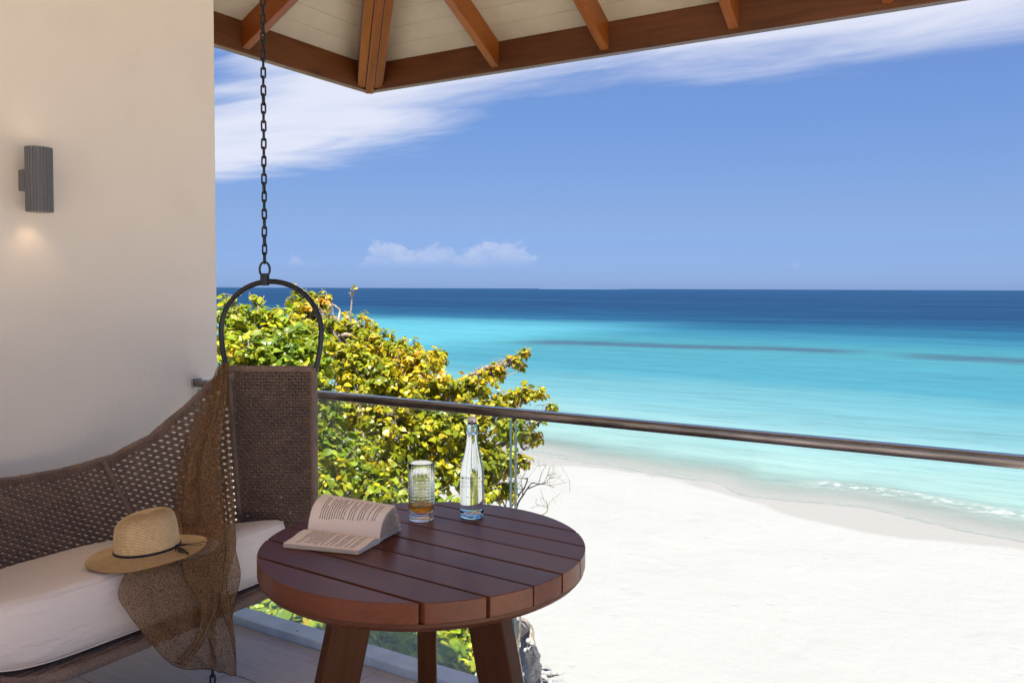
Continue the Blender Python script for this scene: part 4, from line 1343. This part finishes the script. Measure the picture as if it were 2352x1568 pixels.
# printed label: text bent round the body
def print_text(txt, size, z, ang0, mirror=False, spacing=1.0):
    cu_ = bpy.data.curves.new('label_print', 'FONT')
    cu_.body = txt; cu_.size = size; cu_.align_x = 'CENTER'; cu_.space_character = spacing; cu_.resolution_u = 2
    o_ = bpy.data.objects.new('label_print', cu_); COL.objects.link(o_)
    dg = bpy.context.evaluated_depsgraph_get()
    me = bpy.data.meshes.new_from_object(o_.evaluated_get(dg))
    bpy.data.objects.remove(o_); bpy.data.curves.remove(cu_)
    rr = BR + 0.0009
    for vtx in me.vertices:
        x, y, _ = vtx.co
        a = ang0 + x / rr
        vtx.co = (rr * math.cos(a), rr * math.sin(a), z + y)
    me.materials.clear(); me.materials.append(M['ink'])
    return link('label_print', me, bt, BTM)
print_text('AVANI', 0.0078, 0.030, cang, spacing=1.15)
print_text('______', 0.0036, 0.0275, cang - 0.1)
print_text('Still Water', 0.0058, 0.066, cang - 0.05)
for z, s in ((0.100, 0.0030), (0.0955, 0.0030), (0.0875, 0.0030), (0.083, 0.0030)):
    print_text('lines of small print about the water in it,', s, z, cang + R(180), spacing=0.95)
print_text('underneath it all', 0.0098, 0.108, cang + R(180), spacing=0.95)

# ------------------------------------------------------------------ straw hat
HS = 0.835
HCn = pz(339, 1261, 0.549)
hat = thing('straw_hat', HCn, 'wide brimmed tan straw hat with a thin dark cord band lying on the cushion', 'hat')
camx = Vector((math.cos(R(31.4)), math.sin(R(31.4)), 0))
tilt = Matrix.Rotation(R(-5.5), 4, Vector((-camx.y, camx.x, 0)))      # right side up
HM = Matrix.Translation(HCn) @ Matrix.Rotation(R(31.4), 4, 'Z') @ Matrix.Rotation(R(-3.5), 4, 'Y') @ Matrix.Diagonal((HS, HS, HS, 1))
crown = [(0.113, 0.006), (0.1125, 0.02), (0.111, 0.045), (0.108, 0.075), (0.103, 0.10), (0.094, 0.119), (0.080, 0.131), (0.060, 0.139), (0.035, 0.143), (0.012, 0.1445), (0.0, 0.1445)]
brim = [(0.208, -0.013), (0.190, -0.0115), (0.17, -0.009), (0.15, -0.006), (0.135, -0.003), (0.122, 0.001), (0.1155, 0.004)]
def ridged(ctrl, pitch, amp):
    P_ = resample(catmull([Vector((r, 0, z)) for r, z in ctrl], 8), pitch / 4)
    o_ = []
    for i, p in enumerate(P_):
        a, b = P_[max(0, i - 1)], P_[min(len(P_) - 1, i + 1)]
        d = (b - a).normalized(); nn = Vector((d.z, 0, -d.x))
        if nn.x < 0 and nn.z < 0: nn = -nn
        w = amp * (0.0 if i % 4 == 0 else (0.8 if i % 2 else 1.0))
        o_.append((p.x + nn.x * w, p.z + nn.z * w, i % 4 == 0))
    return o_
def hatpt(r, z, a):
    rx, ry = 1.0, 1.02
    w = max(0.0, (r - 0.114) / 0.09)
    dz = w * (0.010 * max(0, math.cos(a)) ** 2 + 0.003 * math.sin(2 * a + 0.4) - 0.002 * math.cos(3 * a)) + 0.0015 * w * math.sin(5 * a)
    cap = max(0.0, (z - 0.09) / 0.055)
    return Vector((r * rx * math.cos(a) + 0.006 * cap, r * ry * math.sin(a), z + dz + 0.014 * cap * math.cos(a) * (r / 0.11) - (0.010 * max(0, 1 - r / 0.06) if z > 0.12 else 0)))
def hat_mesh(ctrl, name, inner):
    rp = ridged(ctrl, 0.0052, 0.0013)
    q = MB(); q.lathe([(a, b) for a, b, c in rp], 128, hatpt)
    nseg = 128
    me = q.mesh(name, [M['straw'], M['straw_groove']], sharp=None, recalc=True)
    for i, (a, b, c) in enumerate(rp[:-1]):
        if c:
            for k in range(nseg):
                me.polygons[i * nseg + k].material_index = 1
    return me, rp
for ctrl, nm in ((crown, 'crown'), (brim, 'brim')):
    me, rp = hat_mesh(ctrl, nm, None)
    o_ = link(nm, me, hat, HM)
    so = o_.modifiers.new('thickness', 'SOLIDIFY'); so.thickness = 0.0012; so.offset = -1
q = MB()
q.tube([hatpt(0.1145, 0.0065, a) + Vector((0, 0, 0.0)) for a in np.linspace(0, 2 * math.pi, 97)[:-1]], 0.0032, 6, closed=True)
q.tube([hatpt(0.1142, 0.0115, a) for a in np.linspace(0, 2 * math.pi, 97)[:-1]], 0.0026, 6, closed=True)
obj('cord_band', q, M['cord'], hat, HM)
q = MB()
ka = R(-8)
kb = hatpt(0.1175, 0.012, ka)
tx, ty = Vector((math.cos(ka), math.sin(ka), 0)), Vector((math.sin(ka), -math.cos(ka), 0))
L_ = lambda *c: catmull([kb + tx * a + ty * b + Vector((0, 0, z)) for a, b, z in c], 7)
q.tube(L_((0, 0, 0), (.004, .014, -.006), (.010, .030, -.014), (.020, .038, -.018), (.028, .026, -.014), (.018, .010, -.006), (0, 0, 0)), 0.0018, 6)
q.tube(L_((0, 0, 0), (.016, .010, -.004), (.038, .020, -.008), (.048, .030, -.010), (.042, .038, -.014), (.022, .026, -.012), (0, 0, 0)), 0.0018, 6)
q.tube(L_((0, 0, 0), (.014, -.004, .002), (.030, -.008, .004), (.034, -.002, .002), (.018, .004, .001), (0, 0, 0)), 0.0018, 6)
q.tube(L_((0, 0, 0), (.02, .014, -.008), (.045, .034, -.012), (.070, .050, -.015), (.078, .056, -.022)), 0.0018, 6)
q.tube(L_((0, 0, 0), (.022, .010, -.007), (.050, .030, -.011), (.072, .046, -.014)), 0.0018, 6)
q.tube(L_((0, 0, 0), (.03, -.006, .004), (.07, -.004, .006), (.105, -.004, .012), (.13, 0.0, .010)), 0.0014, 6)
q.tube(L_((0, 0, 0), (.03, -.002, .002), (.07, .002, .002), (.105, .004, .004)), 0.0014, 6)
q.lathe([(0.0, -0.006), (0.005, -0.004), (0.006, 0), (0.005, 0.004), (0.0, 0.006)], 10, lambda r, z, a: kb + Vector((r * math.cos(a), r * math.sin(a), z)))
obj('cord_bow', q, M['cord'], hat, HM)

# ------------------------------------------------------------------ scarf
sf = thing('sheer_scarf', pD(512, 840, 2.97), 'sheer brown speckled scarf tied at the panel corner and draped over the cushion edge', 'scarf')
def sheet(rows, n, folds, name, amp=0.012, seed=0, hang=None):
    """rows: [(left, right, fold amplitude factor)]; interpolated lengthwise, folded across"""
    Ls = catmull([r[0] for r in rows], 7); Rs = catmull([r[1] for r in rows], 7)
    As = np.interp(np.linspace(0, len(rows) - 1, len(Ls)), range(len(rows)), [r[2] for r in rows])
    o_ = []
    N = len(Ls)
    toward = Vector((math.sin(R(31.4)), -math.cos(R(31.4)), 0))
    for i in range(N):
        f = i / (N - 1)
        r = []
        for j in range(n + 1):
            t = j / n
            w = (math.sin(2 * math.pi * (folds * t + 0.35 * math.sin(3 * f + seed)) + seed) * 0.55 + math.sin(2 * math.pi * (folds * 1.9 * t + 0.6 * f) + 2.1 * seed) * 0.3 + 0.25 * math.sin(9 * f + 5 * t + seed))
            e = math.sin(math.pi * min(1, max(0, t))) ** 0.5
            p = Ls[i].lerp(Rs[i], t)
            r.append(p + (toward * 0.85 + Vector((0, 0, 0.35))) * (w * amp * As[i] * (0.35 + 0.65 * e)))
        o_.append(r)
    q = MB(); q.grid(o_)
    ob = obj(name, q, M['scarf'], sf, sharp=None, recalc=False)
    # stitched hem
    h = MB()
    loop = [r[0] for r in o_] + o_[-1][1:] + [r[-1] for r in o_[::-1]][1:]
    h.tube(loop, 0.0011, 4, caps=False)
    obj('hem', h, M['scarf_hem'], ob)
    return ob
M['scarf_hem'] = simple('scarf_hem', (0.11, 0.065, 0.028), 0.9, 0.1)
zc_ = 0.548
UF = -2.168
main = [
    (pD(503, 833, 2.965), pD(520, 846, 2.965), 0.2),
    (pD(490, 872, 2.95), pD(525, 876, 2.95), 0.5),
    (pD(471, 922, 2.945), pD(527, 926, 2.93), 0.8),
    (pD(441, 980, 2.95), pD(529, 985, 2.91), 1.0),
    (pD(418, 1048, 2.93), pD(532, 1050, 2.90), 1.2),
    (pD(405, 1115, 2.88), pD(536, 1120, 2.86), 1.3),
    (pz(398, 1180, 0.580), pD(540, 1180, 2.81), 0.6),
    (pz(380, 1228, 0.521), pu(540, 1226, -2.214), 0.10),
    (pz(345, 1266, 0.527), pu(541, 1262, -2.206), 0.06),
    (pu(298, 1303, -2.218), pu(549, 1296, -2.204), 0.12),
    (pu(273, 1362, -2.206), pu(551, 1325, -2.196), 0.6),
    (pu(296, 1408, -2.185), pu(541, 1375, -2.172), 0.6),
    (pu(342, 1468, UF), pu(531, 1425, UF), 0.8),
    (pu(384, 1516, UF + 0.004), pu(536, 1478, UF + 0.006), 1.0),
    (pu(424, 1536, UF + 0.008), pu(541, 1518, UF + 0.008), 1.0),
    (pu(470, 1534, UF + 0.010), pu(541, 1551, UF + 0.010), 0.8)]
sheet(main, 64, 2.7, 'scarf_cloth', 0.034, 0.6)
foldl = [
    (pD(505, 834, 2.955), pD(519, 842, 2.955), 0.2),
    (pD(497, 872, 2.94), pD(522, 876, 2.94), 0.5),
    (pD(482, 922, 2.925), pD(520, 926, 2.915), 0.8),
    (pD(462, 980, 2.92), pD(512, 985, 2.89), 1.0),
    (pD(436, 1048, 2.90), pD(505, 1050, 2.88), 1.0),
    (pD(424, 1115, 2.855), pD(510, 1120, 2.84), 1.0),
    (pz(418, 1180, 0.598), pz(515, 1180, 0.595), 0.6),
    (pz(420, 1228, 0.530), pu(515, 1230, -2.204), 0.12),
    (pz(418, 1268, 0.533), pu(518, 1268, -2.198), 0.08),
    (pu(424, 1325, -2.198), pu(513, 1308, -2.185), 0.4),
    (pu(452, 1368, -2.178), pu(512, 1340, -2.176), 0.4),
    (pu(462, 1405, -2.165), pu(505, 1380, -2.165), 0.4),
    (pu(455, 1450, UF + 0.014), pu(485, 1435, UF + 0.014), 0.5),
    (pu(432, 1492, UF + 0.018), pu(458, 1488, UF + 0.018), 0.5),
    (pu(400, 1520, UF + 0.018), pu(425, 1528, UF + 0.018), 0.4)]
sheet(foldl, 36, 1.5, 'scarf_cloth', 0.022, 2.2)
foldr = [
    (pu(520, 1215, -2.205), pu(540, 1215, -2.205), 0.2),
    (pu(520, 1262, -2.192), pu(541, 1258, -2.192), 0.3),
    (pu(508, 1330, -2.185), pu(520, 1330, -2.185), 0.4),
    (pu(505, 1372, -2.160), pu(531, 1395, -2.160), 0.5),
    (pu(514, 1412, UF + 0.020), pu(536, 1440, UF + 0.020), 0.5),
    (pu(528, 1455, UF + 0.020), pu(540, 1478, UF + 0.020), 0.4),
    (pu(538, 1500, UF + 0.018), pu(542, 1522, UF + 0.018), 0.2)]
sheet(foldr, 14, 1.0, 'scarf_cloth', 0.008, 4.0)
# the knot
q = MB()
kc = pD(513, 846, 2.962)
for k in range(3):
    q.tube([kc + Vector((0.014 * math.cos(a), 0.013 * math.sin(a), 0.014 * math.sin(a + 0.9 * k) - 0.008 * k)) for a in np.linspace(0, 2 * math.pi, 15)[:-1]], 0.0065, 8, closed=True)
M['scarf_knot'] = simple('scarf_knot', (0.16, 0.095, 0.040), 0.9, 0.1, bump=0.5, bscale=500, var=0.4)
obj('knot', q, M['scarf_knot'], sf)

# ------------------------------------------------------------------ vegetation
def leaf_shape(kind=0, L=0.12):
    """heart shaped leaf, folded along the midrib, tip down its own +X"""
    if kind == 0:
        half = [(0.0, 0.0), (-0.06, 0.20), (0.10, 0.40), (0.38, 0.44), (0.68, 0.30), (1.0, 0.0)]
    else:
        half = [(0.0, 0.0), (0.10, 0.22), (0.34, 0.37), (0.62, 0.35), (0.86, 0.19), (1.0, 0.0)]
    mid = [(0.0, 0.0), (0.33, 0.02), (0.66, 0.01), (1.0, -0.10)]
    vs = [(a * L, 0.0, b * L) for a, b in mid]
    fs = []
    for s in (1, -1):
        b = len(vs)
        for (x, y) in half[1:5]:
            vs.append((x * L, s * y * L, (0.16 * y - 0.14 * x * x) * L))
        h = [b, b + 1, b + 2, b + 3]
        q = [(0, 1, h[1], h[0]), (1, 2, h[2], h[1]), (2, 3, h[3], h[2])]
        fs += q if s < 0 else [f[::-1] for f in q]
    return vs, fs

def rot_leaf(out, r_):
    """orientation: blade roughly faces up and outwards, tip hangs"""
    nrm = (out * r_.uniform(0.25, 0.9) + Vector((r_.gauss(0, 0.45), r_.gauss(0, 0.45), r_.uniform(0.25, 1.0)))).normalized()
    tipd = Vector((r_.gauss(0, 0.6), r_.gauss(0, 0.6), -r_.uniform(0.0, 0.9))) + out * 0.5
    x = tipd - nrm * tipd.dot(nrm)
    x = x.normalized() if x.length > 1e-3 else nrm.orthogonal().normalized()
    y = nrm.cross(x)
    return Matrix((x, y, nrm)).transposed().to_4x4()

CAMP = Vector((0, 0, EYE))
def plant(name, label, cat, base, clusters, mats, size, dens, seed, kind=0, limbs=True, trunk_r=0.09, nparts=200, bare=0.5, trunkpath=None):
    r_ = random.Random(seed)
    root = thing(name, base, label, cat)
    C = [(pD(x, y, D), rp * D / 1905.0) for x, y, D, rp in clusters]
    allp = []
    ends = []
    for c, r in C:
        n = max(4, int(dens * (r / 0.3) ** 2))
        for k in range(n):
            d = Vector((r_.gauss(0, 1), r_.gauss(0, 1), r_.gauss(0, 1))).normalized()
            rad = r * (r_.random() ** 0.36) * r_.uniform(0.8, 1.22)
            e = c + Vector((d.x * rad, d.y * rad * 1.25, d.z * rad * 0.9))
            ends.append((c, e, d))
            for q_ in range(r_.randint(6, 12)):
                dl = Vector((r_.gauss(0, 1), r_.gauss(0, 1), r_.gauss(0, 1))).normalized()
                s = size * r_.choice((0.45, 0.65, 0.8, 0.95, 1.1)) * r_.uniform(0.85, 1.15)
                p = e + dl * size * r_.uniform(0.1, 0.75) - d * r_.uniform(0, 0.5) * size
                allp.append((p, (dl * 0.7 + d * 0.6).normalized(), s, c))
    shape = leaf_shape(kind, 1.0)
    # the leaves nearest the viewer are parts; the rest is one mass
    order = sorted(range(len(allp)), key=lambda i: -(allp[i][2] / (allp[i][0] - CAMP).length) + r_.uniform(0, 0.004))
    part = set(order[:nparts])
    base_me = []
    for _ in range(3):
        q = MB(); q.add(*leaf_shape(kind, 1.0))
        base_me.append(q.mesh('leaf', mats, recalc=False, sharp=None))
    V, F = [], []
    sv = np.array(shape[0])
    for i, (p, d, s, c) in enumerate(allp):
        Mx = Matrix.Translation(p) @ rot_leaf(d, r_) @ Matrix.Diagonal((s, s * r_.uniform(0.7, 1.05), s * r_.uniform(0.5, 2.6), 1))
        if i in part:
            link('leaf', base_me[i % 3], root, Mx)
        else:
            A = np.array(Mx)
            w = sv @ A[:3, :3].T + A[:3, 3]
            b = len(V)
            V += w.tolist(); F += [tuple(k + b for k in f) for f in shape[1]]
    me = bpy.data.meshes.new('foliage')
    me.from_pydata(V, [], F); me.shade_smooth(); me.materials.append(mats)
    tag(link('foliage', me, root), kind='stuff')
    # trunk, limbs to every cluster, twigs
    def wob(a, b, n, amp):
        P_ = []
        for k in range(n + 1):
            t = k / n
            e = math.sin(math.pi * t)
            P_.append(a.lerp(b, t) + Vector((r_.gauss(0, amp), r_.gauss(0, amp), r_.gauss(0, amp))) * e)
        return catmull(P_, 3)
    tp_ = [Vector(p) for p in (trunkpath or [base, Vector(base) + Vector((0, 0, 0.8))])]
    tpath = catmull(tp_, 8)
    q = MB(); nT = len(tpath)
    q.tube(tpath, [trunk_r * (1.15 - 0.6 * i / nT) * (1 + 0.12 * math.sin(i * 1.9)) for i in range(nT)], 10)
    obj('trunk', q, M['bark'], root, sharp=None)
    q = MB()
    tw = MB()
    for c, r in C:
        a = min(tpath[len(tpath) // 3:], key=lambda p: (p - c).length + 0.6 * max(0, p.z - c.z))
        lim = wob(a, c, 5, 0.09 * (c - a).length ** 0.7)
        L = len(lim)
        q.tube(lim, [max(0.005, trunk_r * 0.40 * (1 - 0.93 * k / L)) for k in range(L)], 6)
        own = [e for c_, e, d in ends if c_ is c]
        for e in own[::2] + [c + Vector((r_.gauss(0, 1), r_.gauss(0, 1), r_.gauss(0.3, 0.8))).normalized() * r * r_.uniform(1.0, 1.3) for _ in range(int(5 * bare))]:
            st = lim[r_.randrange(L // 2, L)]
            w = wob(st, e, 4, 0.05)
            tw.tube(w, [0.006 * (1 - 0.7 * i / len(w)) for i in range(len(w))], 4)
    obj('limb', q, M['bark'], root, sharp=None)
    tag(obj('twigs', tw, M['bark'], root, sharp=None), kind='stuff')
    return root

TB = pz(1228, 1590, -4.5)
YT = [(715, 725, 11.2, 46), (692, 692, 11.3, 30), (735, 690, 11.2, 22), (755, 765, 10.9, 55), (812, 752, 11, 42), (862, 790, 10.8, 52), (915, 815, 10.6, 52), (965, 838, 10.5, 46), (1005, 815, 10.9, 26),
      (795, 830, 10.2, 66), (870, 870, 10.1, 70), (945, 895, 10.1, 62), (1010, 885, 10.3, 40), (1060, 895, 10.5, 36), (1105, 880, 10.5, 34), (1140, 850, 10.9, 24), (1180, 828, 11, 22), (1205, 812, 11, 12),
      (1150, 930, 10.6, 40), (1205, 905, 10.8, 26), (1236, 905, 10.8, 18), (1270, 935, 11, 9), (1180, 985, 10.5, 44), (1222, 1005, 10.7, 22), (1235, 960, 10.6, 16),
      (1070, 965, 10.1, 60), (985, 985, 9.8, 70), (890, 975, 9.6, 72), (800, 945, 9.5, 62), (1090, 1050, 10.1, 58), (1150, 1065, 10.3, 44), (1005, 1075, 9.7, 66), (905, 1060, 9.5, 66), (1165, 1125, 10.4, 26), (1195, 1060, 10.5, 22), (1100, 1120, 10.0, 45)]
plant('beach_tree', 'tall beach tree with yellow and orange turning leaves beyond the glass railing', 'tree', TB, YT, M['leaf_yellow'], 0.080, 90, 11, 0, trunk_r=0.12, nparts=290, bare=0.9,
      trunkpath=[TB, pz(1205, 1500, -4.5) + Vector((0, 0, 0.4)), pD(1175, 1440, 11.8), pD(1120, 1280, 11.0), pD(1060, 1100, 10.4), pD(980, 950, 10.3), pD(890, 860, 10.6)])
GB = pD(700, 1500, 8.6); GB.z = -4.5
GT_ = [(528, 722, 8.8, 40), (566, 742, 8.6, 46), (612, 738, 8.8, 44), (655, 752, 8.7, 46), (700, 790, 8.5, 50), (545, 800, 8.3, 60), (605, 800, 8.2, 62), (665, 820, 8.2, 60), (520, 690, 8.9, 14), (700, 850, 8.2, 60), (590, 690, 8.8, 12),
       (560, 880, 8.1, 70), (640, 900, 8.1, 70), (745, 930, 8.3, 50), (735, 1010, 8.1, 62), (770, 1085, 8.0, 66), (840, 1120, 8.2, 60), (740, 1150, 7.8, 60), (920, 1150, 8.5, 56), (680, 1000, 8.0, 70), (1000, 1165, 8.7, 50), (1060, 1180, 9.0, 46), (820, 1030, 8.6, 44)]
plant('leafy_shrub', 'bushy round-leaved green shrub seen through the hoop and behind the sofa panel', 'shrub', GB, GT_, M['leaf_green'], 0.084, 90, 21, 0, trunk_r=0.07, nparts=280, bare=0.8,
      trunkpath=[GB, GB + Vector((0.05, 0.1, 1.2)), pD(690, 1050, 8.3), pD(640, 900, 8.4)])
UB = pD(850, 1560, 6.6); UB.z = -4.5
UT = [(580, 1392, 6.2, 36), (622, 1402, 6.1, 36), (668, 1428, 6.0, 44), (722, 1452, 6.0, 46), (780, 1475, 6.1, 50), (840, 1480, 6.2, 50), (900, 1482, 6.3, 50), (952, 1492, 6.4, 50), (1010, 1500, 6.6, 50), (1062, 1520, 6.7, 46), (1100, 1540, 6.9, 34),
      (880, 1545, 6.1, 50), (950, 1560, 6.2, 50), (1020, 1570, 6.4, 50), (760, 1540, 5.9, 50), (640, 1480, 5.8, 60), (610, 1420, 6.6, 60), (690, 1440, 6.8, 70), (770, 1460, 7.0, 70), (860, 1480, 7.0, 80), (960, 1500, 7.2, 80), (1060, 1520, 7.6, 80), (1120, 1560, 7.8, 50), (560, 1390, 6.8, 50), (900, 1440, 7.6, 70), (1000, 1450, 7.8, 70), (1090, 1470, 8.2, 60)]
plant('low_shrub', 'low dark green shrub with large leaves growing just below the balcony edge', 'shrub', UB, UT, M['leaf_green'], 0.105, 76, 31, 1, trunk_r=0.05, nparts=220, bare=0.3)

# bare grey twigs beside the tree
bs = thing('bare_bush', pz(1195, 1330, -4.5), 'leafless grey twiggy bush against the white sand right of the tree', 'bush')
q = MB(); q2 = MB()
r_ = random.Random(5)
def branchy(mb_, p, d, L, rad, depth):
    pts = [p]; dd = d.copy()
    n = 5
    for k in range(n):
        dd = (dd + Vector((r_.gauss(0, .22), r_.gauss(0, .22), r_.gauss(0.02, .2)))).normalized()
        pts.append(pts[-1] + dd * (L / n))
    c = catmull(pts, 2)
    mb_.tube(c, [rad * (1 - 0.55 * i / len(c)) for i in range(len(c))], 5)
    if depth > 0:
        for k in range(r_.choice((2, 3, 3))):
            i = r_.randrange(2, n + 1)
            e = Vector((r_.gauss(0, 1), r_.gauss(0, 1), r_.gauss(0.15, 0.8))).normalized()
            branchy(mb_, pts[i], (dd * 0.6 + e * 0.8).normalized(), L * r_.uniform(0.5, 0.75), rad * 0.55, depth - 1)
for (x0, y0, x1, y1, D) in ((1190, 1235, 1232, 1085, 11.2), (1170, 1225, 1180, 1110, 11.0), (1195, 1215, 1262, 1180, 11.3), (1180, 1190, 1200, 1090, 11.0), (1150, 1200, 1215, 1060, 10.9)):
    a, b = pD(x0, y0, D), pD(x1, y1, D)
    branchy(q, a, (b - a).normalized(), (b - a).length * 0.95, 0.016, 4)
for (x0, y0) in ((1190, 1235), (1170, 1225), (1195, 1215), (1180, 1190), (1150, 1200)):
    a = pD(x0, y0, 11.1); b = Vector((a.x + r_.uniform(-.2, .2), a.y + r_.uniform(-.2, .2), -4.5))
    q2.tube([a, a.lerp(b, 0.5) + Vector((r_.gauss(0, .06), r_.gauss(0, .06), 0)), b], [0.012, 0.018, 0.024], 6)
obj('stem', q2, M['bark'], bs)
tag(obj('twigs', q, M['bark'], bs, sharp=None), kind='stuff')
# a few tall dead twigs that stand out of the crown
dt = thing('dead_branch', pD(806, 760, 10.9), 'thin dead branch with a last leaf sticking up above the yellow tree', 'branch')
q = MB()
a = pD(806, 715, 10.9)
q.tube([pD(800, 800, 10.9), pD(803, 750, 10.9), a, pD(808, 690, 10.9), pD(811, 664, 10.9)], [0.016, 0.014, 0.012, 0.010, 0.006], 6)
for x_, y_ in ((800, 672), (818, 668), (804, 660), (816, 660)):
    q.tube([pD(808, 685, 10.9), pD((808 + x_) / 2, 674, 10.88), pD(x_, y_, 10.87)], [0.008, 0.006, 0.003], 5)
obj('stem', q, M['bark'], dt)
q = MB(); q.add(*leaf_shape(0, 0.055)); me = q.mesh('leaf', M['leaf_yellow'], recalc=False, sharp=None)
for x_, y_, a_ in ((813, 662, 0.3), (806, 664, 2.0), (817, 657, 4.0)):
    link('leaf', me, dt, Matrix.Translation(pD(x_, y_, 10.86)) @ Matrix.Rotation(a_, 4, 'Z') @ Matrix.Rotation(0.7, 4, 'X'))

# bleached stump at the tree foot
st = thing('driftwood_stump', pz(1222, 1540, -4.5), 'gnarled bleached grey driftwood stump lying on the sand at the tree foot', 'driftwood')
q = MB(); r_ = random.Random(9)
c0 = pz(1224, 1560, -4.5)
tops = [(1213, 1470, 10.9), (1222, 1476, 10.85), (1208, 1492, 11.0), (1217, 1488, 10.9)]
for x_, y_, D in tops:
    a = pD(x_, y_, D)
    b = c0 + Vector((r_.uniform(-.12, .12), r_.uniform(-.12, .12), -0.05))
    P_ = catmull([b, b.lerp(a, .35) + Vector((r_.gauss(0, .05), r_.gauss(0, .05), 0)), b.lerp(a, .7) + Vector((r_.gauss(0, .06), r_.gauss(0, .06), 0)), a], 6)
    q.tube(P_, [0.085 * (1 - 0.72 * i / len(P_)) * (1 + 0.25 * math.sin(i * 2.3 + D * 9)) for i in range(len(P_))], 9)
for k in range(6):
    a_ = k * 1.05
    e = c0 + Vector((math.cos(a_) * r_.uniform(.3, .7), math.sin(a_) * r_.uniform(.3, .7), 0.0))
    P_ = catmull([c0 + Vector((0, 0, .08)), c0.lerp(e, .5) + Vector((0, 0, r_.uniform(.04, .12))), e], 6)
    q.tube(P_, [0.06 * (1 - 0.7 * i / len(P_)) * (1 + 0.2 * math.sin(i * 2.1)) for i in range(len(P_))], 8)
obj('root_wood', q, M['drift'], st, sharp=None)
